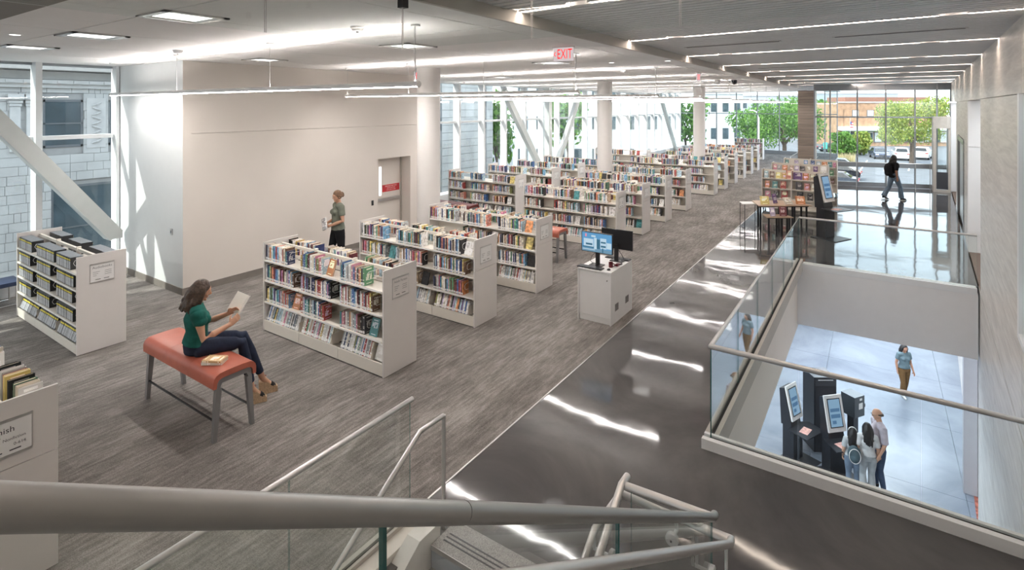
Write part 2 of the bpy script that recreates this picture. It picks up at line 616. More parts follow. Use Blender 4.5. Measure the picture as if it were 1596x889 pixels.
# opening beside the void: white jamb, brown carpet floor, white back wall
al = struct('wall_alcove')
M_brown = plain('brown_carpet', (0.17, 0.125, 0.10), 0.95, vary=0.25, scale=40)
M_redcarpet = plain('red_green_carpet', (0.40, 0.12, 0.08), 0.95, vary=0.7, scale=9)
MB().prism([(WX(13.5) + 0.03, 13.51), (WX(17.25) + 0.03, 17.25), (4.2, 17.25), (4.2, 13.51)], -0.3, -0.002).build('alcove_floor', M_brown, al)
MB().box(WX(17.1) + 0.004, 4.2, 17.10, 17.23, 0.0, 2.55).build('jamb_panel', M_white, al)
MB().box(WX(17.1) + 0.004, 4.2, 17.10, 17.23, 2.56, 3.67).build('jamb_panel', M_white, al)
MB().box(4.2, 4.35, 13.3, 17.4, 0.0, 3.67).build('alcove_back', M_white, al)
MB().box(WX(13.51) + 0.17, 4.2, 13.36, 13.50, 0.0, 3.67).build('jamb_panel', M_white, al)
MB().prism([(WX(13.5) + 0.03, 13.51), (WX(17.25) + 0.03, 17.25), (4.2, 17.25), (4.2, 13.51)], 3.69, 3.78).build('alcove_ceiling', M_ceil, al)
MB().box(WX(28.8) + 0.004, 3.6, 28.80, 28.93, 0.0, 3.67).build('jamb_panel', M_white, al)
MB().box(3.45, 3.6, 24.2, 28.94, 0.0, 3.67).build('alcove_back', M_white, al)
MB().prism([(WX(24.4) + 0.03, 24.4), (WX(28.9) + 0.03, 28.9), (3.45, 28.9), (3.45, 24.4)], -0.3, -0.002).build('alcove_floor', M_brown, al)
# lower opening with grey jamb
M_greyjamb = plain('grey_jamb', (0.36, 0.36, 0.38), 0.5, vary=0.03)
MB().box(WX(15.1) - 0.16, 1.80, 15.12, 15.3, ZL, ZLC).build('jamb_panel', M_greyjamb, al)
MB().box(1.812, 2.10, 15.12, 15.3, ZL, ZLC).build('jamb_panel', M_greyjamb, al)
MB().prism([(WX(14.08) + 0.01, 14.08), (WX(15.12) + 0.01, 15.12), (3.2, 15.12), (3.2, 14.08)], ZL - 0.2, ZL + 0.004).build('alcove_floor', M_redcarpet, al)
MB().box(3.2, 3.3, 14.0, 15.2, ZL, ZLC).build('alcove_back', M_wall_cream, al)
# inner window at the right edge of the view
wn_ = struct('window_4')
MB().prism([(WX(7.87) - 0.015, 7.80), (WX(7.87) + 0.3, 7.80), (WX(7.87) + 0.3, 7.87), (WX(7.87) - 0.015, 7.87)], 1.06, 3.68).build('window_frame', M_alu, wn_)
MB().prism([(WX(5.2) - 0.015, 5.2), (WX(5.2) + 0.3, 5.2), (WX(5.2) + 0.3, 5.27), (WX(5.2) - 0.015, 5.27)], 1.06, 3.68).build('window_frame', M_alu, wn_)
wall_piece(5.27, 7.80, 1.06, 1.12, M_alu, wn_, -0.015, 0.3, 'window_sill')
wall_piece(5.27, 7.80, 1.12, 3.66, M_winglass, wn_, 0.14, 0.15, 'window_pane')
wall_piece(5.2, 7.87, 1.05, 3.69, M_wall_white, wn_, 0.5, 0.6, 'room_beyond')
# lift doors: steel leaves in a steel frame
dr = struct('door_2')
M_steeldark = plain('steel_door', (0.36, 0.36, 0.37), 0.25, metal=0.9, vary=0.05)
wall_piece(19.27, 19.42, 0, 2.60, M_steeldark, dr, 0.0, 0.16, 'door_frame')
wall_piece(22.80, 22.93, 0, 2.60, M_steeldark, dr, 0.0, 0.16, 'door_frame')
wall_piece(19.42, 22.80, 2.46, 2.60, M_steeldark, dr, 0.0, 0.16, 'door_frame')
for a, b in ((19.43, 20.25), (20.27, 21.08), (21.14, 21.95), (21.97, 22.79)):
    wall_piece(a, b, 0.01, 2.45, M_steel, dr, 0.06, 0.12, 'door_leaf')
wall_piece(21.085, 21.135, 0.0, 2.45, M_dark, dr, 0.07, 0.13, 'door_gap')
bb = struct('baseboard_right')
for a, b in ((7.87, 13.5), (17.3, 19.2), (23, 24.3)):
    if a > 13: wall_piece(a, b, 0.0, 0.10, M_steel, bb, 0.004, 0.019, 'baseboard')

# ceilings
ce = struct('ceiling')
MB().box(XF - 0.1, -3.05, -6, 36.5, ZC + 0.02, ZC + 0.25).build('ceiling_slab', M_fascia, ce)
xb = [-3.07, -3.5, -5.5, -7.55, -9.55, -11.6, XF]
yb = [2.3 + 2.44 * k for k in range(-4, 15)]
yb = [-6] + [y for y in yb if y > -5.5] + [36.5]
for xa, xc in zip(xb[:-1], xb[1:]):
    for ya, yc in zip(yb[:-1], yb[1:]):
        MB().box(xc + 0.006, xa - 0.006, ya + 0.006, yc - 0.006, ZC, ZC + 0.018).build('ceiling_panel', M_ceil, ce)
t = struct('trim_2')
MB().box(-3.07, -3.03, -6, RW(-3.05) + 5, ZC - 0.01, ZS + 0.1).build('soffit_fascia', M_fascia, t)
MB().box(XF - 0.1, -2.1, 36.5, 46.5, 5.0, 5.15).build('far_ceiling', M_ceil, ce)
MB().box(XF - 0.1, -2.1, 36.45, 36.5, ZC, 5.15).build('far_ceiling_step', M_ceil, ce)
MB().box(-3.05, -2.0, 29, 46.5, ZS + 0.04, ZS + 0.3).build('far_ceiling', M_ceil, ce)
# linear metal slats over the concrete walk
SL = -0.09
sb = MB().prism([(-3.03, -6.5), (WX(-6) + 0.2, -6.5), (WX(31) + 0.2, 31.2), (-3.03, 31.2)], ZS + 0.06, ZS + 0.26)
tag(sb.build('ceiling_deck', plain('slat_backing', (0.10, 0.10, 0.105), 0.8), ce))
slot_rows = [4.65 + 2.985 * k for k in range(-2, 9)]
me_slat = {}
k = 0
y = -5.4
SLATS = []
while y < 31.0:
    near_slot = any(abs(y - r) < 0.075 for r in slot_rows)
    if not near_slot:
        xr = WX(y) + 0.06
        x0, x1 = -3.03, xr
        w = 0.098
        mb = MB()
        mb.add([(x0, y - w / 2, ZS), (x1, y - w / 2 + SL * (x1 - x0), ZS), (x1, y + w / 2 + SL * (x1 - x0), ZS), (x0, y + w / 2, ZS),
                (x0, y - w / 2, ZS + 0.05), (x1, y - w / 2 + SL * (x1 - x0), ZS + 0.05), (x1, y + w / 2 + SL * (x1 - x0), ZS + 0.05), (x0, y + w / 2, ZS + 0.05)],
               [(0, 3, 2, 1), (4, 5, 6, 7), (0, 1, 5, 4), (1, 2, 6, 5), (2, 3, 7, 6), (3, 0, 4, 7)])
        mb.build('ceiling_slat', M_slat, ce)
        k += 1
    y += 0.13
ROWN = ['behind the camera', 'just behind the camera', 'nearest the camera', 'second from the camera', 'third from the camera', 'fourth from the camera',
        'fifth from the camera', 'sixth from the camera', 'seventh from the camera', 'eighth from the camera', 'ninth from the camera']
for r, ry in enumerate(slot_rows):
    for nm, xa, xc in (('short piece by the soffit', -3.0, -2.45), ('long middle piece', -2.2, 0.56), ('short piece at the stone wall', 0.80, WX(ry) + 0.02)):
        L = xc - xa
        o = thing('slot_light', f'warm ceiling slot light, row {ROWN[r]}, {nm}', 'light', (xa, ry + SL * (xa + 3.03), ZS), math.atan(SL), 'slot lights in the slat ceiling')
        MB().box(0, L, -0.03, 0.03, 0.0, 0.02).build('diffuser', M_lampwarm, o)
        for ya in (-0.045, 0.031): MB().box(-0.01, L + 0.01, ya, ya + 0.014, -0.004, 0.05).build('housing', M_slat, o)
# long narrow air slots between the lights
for k, (xa, xc, yy) in enumerate(((-2.6, -1.15, 8.97), (-0.5, 0.95, 8.75), (-2.5, -1.2, 14.9), (-0.3, 1.0, 14.7))):
    o = thing('air_slot', ('slim bright air slot in the slat ceiling, ' + ['left one of the nearer pair', 'right one of the nearer pair', 'left one of the farther pair', 'right one of the farther pair'][k]), 'vent', (xa, yy, ZS), math.atan(SL))
    MB().box(0, xc - xa, -0.035, 0.035, -0.008, 0.02).build('slot_frame', M_steel, o)
    MB().box(0.03, xc - xa - 0.03, -0.018, 0.018, -0.012, 0.02).build('slot_gap', M_darkgrey, o)

# dark bulkhead at the top left corner, above the stair
t = struct('trim_3')
MB().box(-13.0, -3.3, -0.6, 1.05, 4.10, ZC - 0.002).build('bulkhead', plain('bulkhead_taupe', (0.22, 0.205, 0.185), 0.7), t)

# left rooms: white return wall, cream wall with a recessed exit door
w = MB().box(XF, -10.755, 4.97, 5.118, 0, ZC)
tag(w.build('wall_return', M_wall_white), kind='structure')
wc = struct('wall_cream')
MB().box(-11.2, -10.75, 5.12, 9.75, 0, 2.16).box(-11.2, -10.75, 5.12, 9.75, 2.16, 3.02).build('wall_panel', M_wall_cream, wc)
MB().box(-11.2, -10.75, 10.93, 11.4, 0, 3.02).box(-11.2, -10.75, 9.75, 10.93, 2.16, 3.02).build('wall_panel', M_wall_cream, wc)
MB().box(-11.2, -10.756, 5.12, 11.4, 3.026, ZC).build('wall_panel', M_wall_cream, wc)
MB().box(-10.755, -10.75, 4.972, 5.12, 0, ZC).build('corner_edge', M_wall_cream, wc)
w = MB().box(XF, -10.75, 11.4, 11.55, 0, ZC)
tag(w.build('wall_back_of_room', M_wall_cream), kind='structure')
d = struct('door_1')
MB().box(-11.16, -11.12, 9.80, 10.90, 0.01, 2.14).build('door_leaf', M_wall_cream, d)
f = MB().box(-11.15, -11.08, 9.76, 9.80, 0, 2.155).box(-11.15, -11.08, 10.895, 10.925, 0, 2.155).box(-11.15, -11.08, 9.76, 10.925, 2.135, 2.155)
f.build('door_frame', M_fascia, d)
MB().box(-11.12, -11.115, 10.12, 10.20, 1.12, 1.90).build('vision_pane', emit('lit_pane', (1, 1, 1), 1.2), d)
pb = MB().box(-11.12, -11.05, 9.86, 10.84, 0.98, 1.05).build('push_bar', M_steel, d)
sg = MB().box(-11.12, -11.112, 10.24, 10.86, 1.20, 1.39).build('door_sign', plain('sign_red', (0.55, 0.03, 0.04), 0.5), d)
for q, (key, z) in enumerate((('emg1', 1.345), ('emg2', 1.295), ('emg3', 1.245))):
    put_text(key, sg, (-11.110, 10.55, z), '+X', sx=0.62 if q else 0.8)
bbl = struct('baseboard_left')
MB().box(XF, -10.74, 4.955, 4.97, 0, 0.13).build('baseboard', M_base, bbl)
MB().box(-10.75, -10.735, 4.955, 9.75, 0, 0.13).build('baseboard', M_base, bbl)
MB().box(-10.75, -10.735, 10.93, 11.4, 0, 0.13).build('baseboard', M_base, bbl)
# card reader and wall switch
o = MB().cbox((-10.742, 9.56, 1.05), (0.016, 0.06, 0.13)).build('card_reader', M_black)
tag(o, 'small black card reader on the cream wall beside the exit door', 'card reader')
MB().cbox((-10.733, 9.56, 1.08), (0.004, 0.04, 0.03)).build('reader_lamp', M_darkgrey, o)
o = MB().cbox((-11.18, 4.962, 1.14), (0.07, 0.016, 0.12)).build('wall_switch', M_steel)
tag(o, 'grey wall switch plate low on the white return wall', 'switch')
MB().cbox((-11.18, 4.952, 1.14), (0.025, 0.006, 0.05)).build('switch_toggle', M_steeldark, o)

# closing walls behind the camera
w = MB().box(XF, 2, -6.2, -6, -0.3, ZS + 0.2)
tag(w.build('wall_behind', M_wall_white), kind='structure')

# ------------------------------------------------------------------ glass facades
def facade_left():
    w1 = struct('window_1')
    ys = [3.6 + 1.6 * k for k in range(-6, 27)]
    ysv = [y for y in ys if y < 4.9 or y > 11.5]
    for y in ysv:
        MB().box(XF - 0.06, XF + 0.24, y - 0.05, y + 0.05, 0.0, ZC if y < 36.4 else 5.0).build('mullion', M_alu, w1)
    MB().box(XF - 0.06, XF + 0.2, 4.90, 4.96, 0.0, ZC).build('mullion', M_alu, w1)
    segs = []
    for a, b in zip(ys[:-1], ys[1:]):
        if b < 4.0 or a > 11.5: segs.append((a, b))
    segs.append((3.6, 4.93))
    segs.append((11.55, 11.6))
    segs.append((45.2, 45.6))
    for a, b in segs:
        top = ZC if a < 36.0 else 5.0
        if b - a > 0.5:
            MB().box(XF - 0.02, XF - 0.008, a + 0.05, b - 0.05, 0.28, 2.87).build('window_pane', M_winglass, w1)
            MB().box(XF - 0.02, XF - 0.008, a + 0.05, b - 0.05, 2.95, top).build('window_pane', M_winglass, w1)
        MB().box(XF - 0.06, XF + 0.10, a + 0.05, b - 0.05, 2.87, 2.95).build('transom', M_alu, w1)
        MB().box(XF - 0.06, XF + 0.42, a - 0.05, b + 0.05, 0.004, 0.24).build('sill', M_stone_white, w1)
    MB().box(XF - 0.08, XF + 0.02, -6, 4.97, ZC - 0.05, ZC + 0.3).box(XF - 0.08, XF + 0.02, 11.5, 45.6, ZC, ZC + 0.05).build('head', M_mull, w1)
facade_left()
def glazing(name, P, xs, zb, zt, transoms, m, deep=0.12, width=0.055, base=0.22, head=0.2):
    """curtain wall along y = P(x): mullions at xs, panes between"""
    w = struct(name)
    sl = P(1) - P(0)
    for x in xs:
        MB().box(-width / 2, width / 2, -0.02, deep, zb, zt).build('mullion', m, w, loc=(x, P(x), 0))
    zs = [zb + base] + transoms + [zt - head]
    for a, b in zip(xs[:-1], xs[1:]):
        a2, b2 = a + width / 2, b - width / 2
        for z0, z1 in zip(zs[:-1], zs[1:]):
            MB().prism([(a2, P(a2) + 0.04), (b2, P(b2) + 0.04), (b2, P(b2) + 0.052), (a2, P(a2) + 0.052)], z0 + 0.03, z1 - 0.03).build('window_pane', M_winglass, w)
        for z in transoms:
            MB().prism([(a2, P(a2)), (b2, P(b2)), (b2, P(b2) + deep), (a2, P(a2) + deep)], z - 0.03, z + 0.03).build('transom', m, w)
        MB().prism([(a2, P(a2)), (b2, P(b2)), (b2, P(b2) + deep), (a2, P(a2) + deep)], zb, zb + base + 0.03).build('sill', m, w)
        MB().prism([(a2, P(a2)), (b2, P(b2)), (b2, P(b2) + deep), (a2, P(a2) + deep)], zt - head - 0.03, zt).build('head', m, w)
    return w
glazing('window_2', FW, [-13.6, -12.1, -10.55, -9.0, -7.45, -5.9, -4.4, -2.95, -2.2], 0.0, 5.0, [2.95], M_mull)
xs_r = [-2.30, -1.70, -0.68, 0.36, 1.40, 2.16, 2.63]
w3 = glazing('window_3', RW, xs_r, 0.0, 4.52, [1.02, 3.05], M_mull, base=0.16, head=0.26)
for a, b in zip(xs_r[:-1], xs_r[1:]):
    MB().prism([(a, RW(a) - 0.10), (b, RW(b) - 0.10), (b, RW(b) - 0.005), (a, RW(a) - 0.005)], 0.86, 1.04).build('waist_beam', M_mull, w3)
for z0, z1 in ((0.0, 4.52),):
    MB().box(-2.33, -2.27, RW(-2.3) + 0.13, 33.3, 0, 0.2).build('sill', M_mull, w3)
# lower storey window under window_3
w5 = glazing('window_5', lambda x: 29.4, [-10 + 1.8 * k for k in range(0, 9)], -4.0, ZLC, [], M_mull)
MB().box(-10, 4.4, 29.35, 29.6, ZL, -4.0).build('wall_curb', M_greyjamb, w5)

# vestibule with a rounded header by the far window
v = thing('entry_vestibule', 'pale rounded entry vestibule frame with glass by the far right window', 'vestibule', (1.99, 28.50, 0))
v.scale = (0.78, 1, 1)
M_vest = plain('vestibule_beige', (0.46, 0.42, 0.37), 0.5)
prof = [(0.0, 0.0), (0.62, 0.0), (0.72, 0.05), (0.76, 0.16), (0.76, 0.55), (0.0, 0.55)]
MB().prism([(-0.03, -0.3), (0.55, -0.3), (0.66, -0.24), (0.72, -0.1), (0.72, 0.45), (-0.03, 0.45)], 2.62, 3.10).build('header', M_vest, v)
MB().box(-0.03, 0.10, -0.28, 0.45, 0.1, 2.62).build('jamb', M_vest, v)
MB().box(0.60, 0.70, -0.2, 0.45, 0.1, 2.62).build('jamb', M_vest, v)
MB().box(0.11, 0.59, -0.20, -0.19, 0.85, 2.62).build('glass_leaf', M_glass, v)
MB().box(0.11, 0.59, -0.21, -0.18, 0.12, 0.82).build('lower_panel', M_darkgrey, v)
MB().box(-0.03, 0.70, -0.28, 0.45, 0.0, 0.1).build('plinth', M_vest, v)

# window guard rail with wall lamps reflections
o = thing('window_handrail', 'slim steel handrail standing before the far right window', 'handrail', (0, 0, 0))
MB().tube([(-1.9, RW(-1.9) - 0.35, 1.08), (1.95, RW(1.95) - 0.35, 1.08)], 0.02).build('rail', M_rail, o)
for x in (-1.8, -0.7, 0.4, 1.4, 1.9):
    MB().tube([(x, RW(x) - 0.35, 1.08), (x, RW(x) - 0.35, 0.0)], 0.014, 6).build('post', M_rail, o)

# plank clad pier
p = thing('plank_clad_pier', 'brown plank clad pier between the two far windows', 'pier', (-3.15, 34.0, 0), 0.0)
MB().box(-0.40, 0.40, -0.3, 0.3, 0, ZC - 0.02).build('core', M_dark, p)
zz, pm = 0.0, None
while zz < ZC - 0.05:
    MB().box(-0.43, 0.43, -0.33, 0.33, zz + 0.004, min(ZC - 0.02, zz + 0.15) - 0.004).build('plank', M_plank, p)
    zz += 0.15

# round columns and steel bracing
for nm, (x, y) in (('round white column at the end of the cream wall', (-8.38, 9.1)), ('round white column in the middle of the stacks', (-7.86, 17.5)), ('round white column farthest down the stacks', (-6.72, 25.4))):
    c = thing('round_column', nm, 'column', (x, y, 0))
    MB().lathe([(0.262, 0.0), (0.262, 0.13), (0.27, 0.13)], n=40).build('base', M_base, c)
    autosmooth(MB().lathe([(0.26, 0.1), (0.26, ZC)], n=48).build('shaft', M_columnw, c))
def brace(label, p0, p1, w=0.20):
    b = thing('steel_brace', label, 'brace', p0)
    P0, P1 = Vector(p0), Vector(p1)
    MB().beam((0, 0, 0), P1 - P0, 0.28, w, up=(1, 0, 0)).build('beam', M_brace, b)
    MB().cbox((0, 0, 0.0), (0.30, 0.22, 0.12)).build('end_plate', M_brace, b)
brace('broad pale diagonal brace crossing the near left window', (-13.2, 4.74, 0.86), (-13.2, 2.24, 4.20), 0.34)
brace('diagonal brace of the V frame leaning to the camera', (-13.15, 22.4, 0.1), (-13.15, 18.95, 4.2))
brace('diagonal brace of the V frame leaning away', (-13.15, 23.2, 0.1), (-13.15, 26.05, 4.2))
brace('diagonal brace farthest along the left facade', (-13.15, 42.8, 0.1), (-13.15, 38.6, 4.9))
c = thing('steel_post', 'grey steel post between the V frame braces', 'post', (-13.2, 22.8, 0))
MB().box(-0.14, 0.14, -0.14, 0.14, 0, ZC).build('post_shaft', M_brace, c)
MB().box(-0.2, 0.2, -0.2, 0.2, 0.004, 0.03).build('foot_plate', M_brace, c)

# ------------------------------------------------------------------ guardrails
def glass_panel(mb_axis, a, b, c, z0, z1, parent, th=0.012, name='glass_panel', edge=None):
    """panel in plane x=c (axis 'y') or y=c (axis 'x')"""
    mb = MB()
    if mb_axis == 'y': mb.box(c - th / 2, c + th / 2, a, b, z0, z1)
    else: mb.box(a, b, c - th / 2, c + th / 2, z0, z1)
    o = mb.build(name, [M_glass, edge or M_glassedge], parent)
    # faces order: bottom, top, -y, +x, +y, -x ; thin edges are green
    ed = (0, 1, 2, 4) if mb_axis == 'y' else (0, 1, 3, 5)
    for i in ed: o.data.polygons[i].material_index = 1
    return o
vg = thing('void_guardrail', 'glass guardrail with satin steel top rail around the floor opening', 'guardrail', (-1.43, 5.84, 0))
vg_off = Vector((1.43, -5.84, 0))
def vgb(mb, name, m, smooth=False):
    o = mb.build(name, m, vg)
    o.location = vg_off
    return o
ZR = 1.04
XR = WX(5.8) - 0.02
YB, XB = 13.70, WX(13.7) - 0.02
autosmooth(vgb(MB().tube([(XR, 5.84, ZR), (-1.43, 5.84, ZR), (-1.43, YB, ZR), (XB, YB, ZR)], 0.021, 12), 'top_rail', M_rail))
vgb(MB().box(-1.50, XR, 5.75, 5.81, 0, 0.105).box(-1.50, XR, 5.86, 5.90, 0, 0.105), 'curb', M_alu)
vgb(MB().box(-1.44, XR, 5.811, 5.859, 0, 0.085), 'glazing_channel', M_dark)
vgb(MB().box(-1.50, -1.455, 5.9, YB + 0.05, 0, 0.105).box(-1.405, -1.36, 5.9, YB + 0.05, -0.15, 0.105), 'curb', M_fascia)
vgb(MB().box(-1.454, -1.406, 5.9, YB, 0, 0.085), 'glazing_channel', M_dark)
vgb(MB().box(-1.36, XB, YB - 0.05, YB - 0.012, -0.10, 0.02).box(-1.36, XB, YB + 0.012, 13.895, -0.10, 0.012), 'curb', M_alu)
for a, b in ((-1.43, -0.62), (-0.61, 0.32), (0.33, XR)):
    glass_panel('x', a, b, 5.835, 0.06, ZR - 0.02, vg).location = vg_off
yy = [5.85, 7.2, 8.55, 9.9, 11.25, 12.5, 13.69]
for a, b in zip(yy[:-1], yy[1:]):
    glass_panel('y', a + 0.005, b - 0.005, -1.43, 0.06, ZR - 0.02, vg).location = vg_off
for a, b in ((-1.42, -0.4), (-0.39, 0.65), (0.66, XB)):
    glass_panel('x', a, b, YB, 0.03, ZR - 0.02, vg).location = vg_off

# ------------------------------------------------------------------ stairs
M_terr = plain('terrazzo_tread', (0.34, 0.335, 0.33), 0.6, vary=0.45, scale=130, bump=0.1)
M_riser = plain('riser_grey', (0.40, 0.43, 0.47), 0.5)
M_string = plain('stringer_white', (0.76, 0.74, 0.71), 0.5)
st = thing('lower_stair_flight', 'stair flight coming up to the concrete floor at the lower edge', 'stairs', (-2.2, 3.27, 0))
def sb_(mb, name, m):
    o = mb.build(name, m, st)
    o.location = (2.2, -3.27, 0)
    return o
RS, TR = 0.178, 0.28
for k in range(0, 17):
    y1 = 3.27 - k * TR
    z = -k * RS
    if k == 0:
        t_ = sb_(MB().box(-2.98, -1.42, 3.27, 3.58, -0.03, 0.004), 'tread', M_terr)
        yb0 = 3.27
    else:
        t_ = sb_(MB().box(-2.98, -1.42, y1, y1 + TR, z - 0.04, z), 'tread', M_terr)
        yb0 = y1
    gr = MB()
    for q in range(3):
        gr.box(-2.93, -1.47, yb0 + 0.085 + q * 0.038, yb0 + 0.098 + q * 0.038, z - 0.002, z + (0.0055 if k == 0 else 0.0015))
    o = gr.build('grip_strip', M_darkgrey, t_)
    sb_(MB().box(-2.98, -1.42, y1 - 0.002, y1 + 0.012, z - RS + 0.0, z - 0.02), 'riser', M_riser)
    sb_(MB().box(-2.98, -1.42, y1 - 0.008, y1 + 0.002, z - 0.035, z + 0.001 if k else 0.003), 'nosing', M_steel)
def stringer(x0, x1, name):
    pts = [(3.38, 0.0), (3.38, 0.11), (3.14, 0.11), (3.14 - 5.0, 0.11 - 5.0 * 0.636), (3.14 - 5.0, -0.5 - 5.0 * 0.636), (3.30, -0.45)]
    n = len(pts)
    v = [(x0, y, z) for y, z in pts] + [(x1, y, z) for y, z in pts]
    f = [tuple(range(n)), tuple(reversed(range(n, 2 * n)))] + [((i + 1) % n, i, n + i, n + (i + 1) % n) for i in range(n)]
    sb_(MB().add(v, f), name, M_string)
stringer(-3.12, -2.985, 'stringer')
stringer(-1.415, -1.29, 'stringer')
sb_(MB().box(-3.25, -3.125, -2, 3.40, -1.6, 0.055), 'inner_fascia', M_wall_cream)
# left opening guard
lg = thing('stairwell_guardrail', 'glass guardrail with satin top rail along the carpet beside the stairwell', 'guardrail', (-3.28, 3.35, 0))
def lgb(mb, name, m):
    o = mb.build(name, m, lg)
    o.location = (3.28, -3.35, 0)
    return o
autosmooth(lgb(MB().tube([(-3.28, 3.36, 1.05), (-3.28, -2.5, 1.05)], 0.021, 12), 'top_rail', M_rail))
for a, b in ((2.195, 3.33), (0.95, 2.185), (-0.3, 0.94), (-1.6, -0.31)):
    glass_panel('y', a, b, -3.28, 0.04, 1.035, lg, 0.006).location = (3.28, -3.35, 0)
lgb(MB().box(-3.345, -3.305, -2.5, 3.40, 0.0, 0.09).box(-3.275, -3.252, -2.5, 3.40, -1.6, 0.09), 'curb', M_fascia)
lgb(MB().box(-3.304, -3.276, -2.5, 3.39, 0.0, 0.07), 'glazing_channel', M_dark)
# handrail on the left of the lower flight, with its return post
h = thing('stair_handrail', 'steel stair handrail bent level with an end post, left of flight', 'handrail', (-3.01, 3.46, 0))
o = MB().tube([(-3.02, 3.18 - 4.6, 0.95 - 4.6 * 0.636), (-3.02, 3.18, 0.95), (-3.01, 3.45, 0.95)], 0.019, 12).build('rail', M_rail, h)
o.location = (3.01, -3.46, 0); autosmooth(o)
o = MB().tube([(-3.01, 3.452, 0.955), (-3.01, 3.452, 0.0)], 0.017, 12).build('end_post', M_rail, h)
o.location = (3.01, -3.46, 0); autosmooth(o)
# right guard of the lower flight with level end, cross rail, wrap-around handrail
rg = thing('stair_return_guardrail', 'short glass guard between the stair flights with tubular rails', 'guardrail', (-1.36, 3.36, 0))
def rgb_(mb, name, m, smooth=True):
    o = mb.build(name, m, rg)
    o.location = (1.36, -3.36, 0)
    return autosmooth(o) if smooth else o
rgb_(MB().tube([(-1.38, 3.34 - 3.2, 1.07 - 3.2 * 0.636), (-1.38, 3.34, 1.07), (-1.38, 3.44, 1.07)], 0.0235, 14), 'top_rail', M_rail)
rgb_(MB().tube([(-1.36, 3.36, 1.06), (-0.83, 3.395, 1.06)], 0.0235, 14), 'cross_rail', M_rail)
rgb_(MB().tube([(-1.46, 3.1 - 3.0, 0.90 - 3.0 * 0.636), (-1.46, 3.1, 0.90), (-1.44, 3.47, 0.91), (-0.73, 3.47, 0.91), (-0.72, 3.40, 0.94), (-0.72, 3.40 - 3.6, 0.94 + 3.6 * 0.636)], 0.0215, 14), 'handrail', M_rail)
glass_panel('x', -1.33, -0.86, 3.38, 0.05, 1.04, rg).location = (1.36, -3.36, 0)
MD = plain('disc_white_metal', (0.78, 0.80, 0.82), 0.3, metal=0.3)
for px, py, pz, ax in ((-1.06, 3.38, 0.83, 'y'), (-1.345, 3.10, 0.78, 'x'), (-0.80, 3.30, 0.80, 'x')):
    M = Matrix.Translation((px, py, pz)) @ (Matrix.Rotation(PI / 2, 4, 'X') if ax == 'y' else Matrix.Rotation(PI / 2, 4, 'Y'))
    s = rgb_(MB().lathe([(0.038, -0.014), (0.042, -0.011), (0.042, 0.011), (0.038, 0.014)], n=24, M=M), 'glass_clamp', MD)
    e = (px, 3.47, 0.90) if ax == 'y' else ((-1.46, py, 0.88) if px < -1 else (-0.72, py, 0.98))
    o = MB().tube([(px, py, pz), ((px, e[1], pz) if ax == 'y' else (e[0], py, pz)), e], 0.009, 8).build('bracket', MD, s)
    o = MB().cbox((px, py - 0.024, pz) if ax == 'y' else (px + 0.024, py, pz), (0.012, 0.004, 0.012) if ax == 'y' else (0.004, 0.012, 0.012)).build('clamp_screw', M_darkgrey, s)
# upper flight with the big foreground rail
uf = thing('upper_stair_flight', 'stair flight under the camera going up from the concrete floor', 'stairs', (0, 3.45, 0))
for k in range(1, 13):
    y1 = 3.45 - k * TR
    xr = WX(y1) - 0.02
    o = MB().box(-0.79, xr, y1, y1 + TR + 0.02, k * RS - 0.05, k * RS).build('tread', M_terr, uf); o.location = (0, -3.45, 0)
    o = MB().box(-0.79, xr, y1 + TR, y1 + TR + 0.012, (k - 1) * RS, k * RS - 0.05).build('riser', M_riser, uf); o.location = (0, -3.45, 0)
pts = [(3.50, 0.0), (3.50, 0.10), (3.30, 0.14), (0.0, 2.24), (-1.5, 2.24), (-1.5, 1.9), (0.15, 1.9), (3.1, 0.0)]
n = len(pts)
v = [(-0.86, y, z) for y, z in pts] + [(-0.795, y, z) for y, z in pts]
fc = [tuple(range(n)), tuple(reversed(range(n, 2 * n)))] + [((i + 1) % n, i, n + i, n + (i + 1) % n) for i in range(n)]
o = MB().add(v, fc).build('stringer', M_string, uf); o.location = (0, -3.45, 0)
o = MB().box(-0.79, WX(-1) - 0.02, -2.0, 0.08, 2.02, 2.14).build('landing', M_terr, uf); o.location = (0, -3.45, 0)
fg = thing('foreground_guardrail', 'large satin steel rail sweeping across the foreground above glass', 'guardrail', (-0.81, 3.40, 0))
def fgb(mb, name, m):
    o = mb.build(name, m, fg); o.location = (0.81, -3.40, 0); return o
autosmooth(fgb(MB().tube([(-0.81, 3.41, 1.07), (-0.81, 3.36, 1.085), (-0.81, 1.0, 1.07 + 2.4 * 0.632)], 0.0245, 24), 'top_rail', M_rail_shaded))
autosmooth(fgb(MB().tube([(-0.81, 0.998, 1.07 + 2.4 * 0.632), (-0.81, -0.8, 1.07 + 4.2 * 0.632)], 0.0245, 24), 'top_rail', M_rail_shaded))
for a, b in ((1.925, 3.33), (0.752, 1.915), (-0.42, 0.742)):
    def zt(y): return 1.045 + (3.40 - y) * 0.632
    vv = []
    for x in (-0.816, -0.804):
        vv += [(x, a, zt(a) - 0.98), (x, b, zt(b) - 0.98), (x, b, zt(b)), (x, a, zt(a))]
    o = fgb(MB().add(vv, [(0, 1, 2, 3), (7, 6, 5, 4)], mi=0).add(vv, [(0, 4, 5, 1), (1, 5, 6, 2), (2, 6, 7, 3), (3, 7, 4, 0)], mi=1), 'glass_panel', [M_glass, M_glassedge])

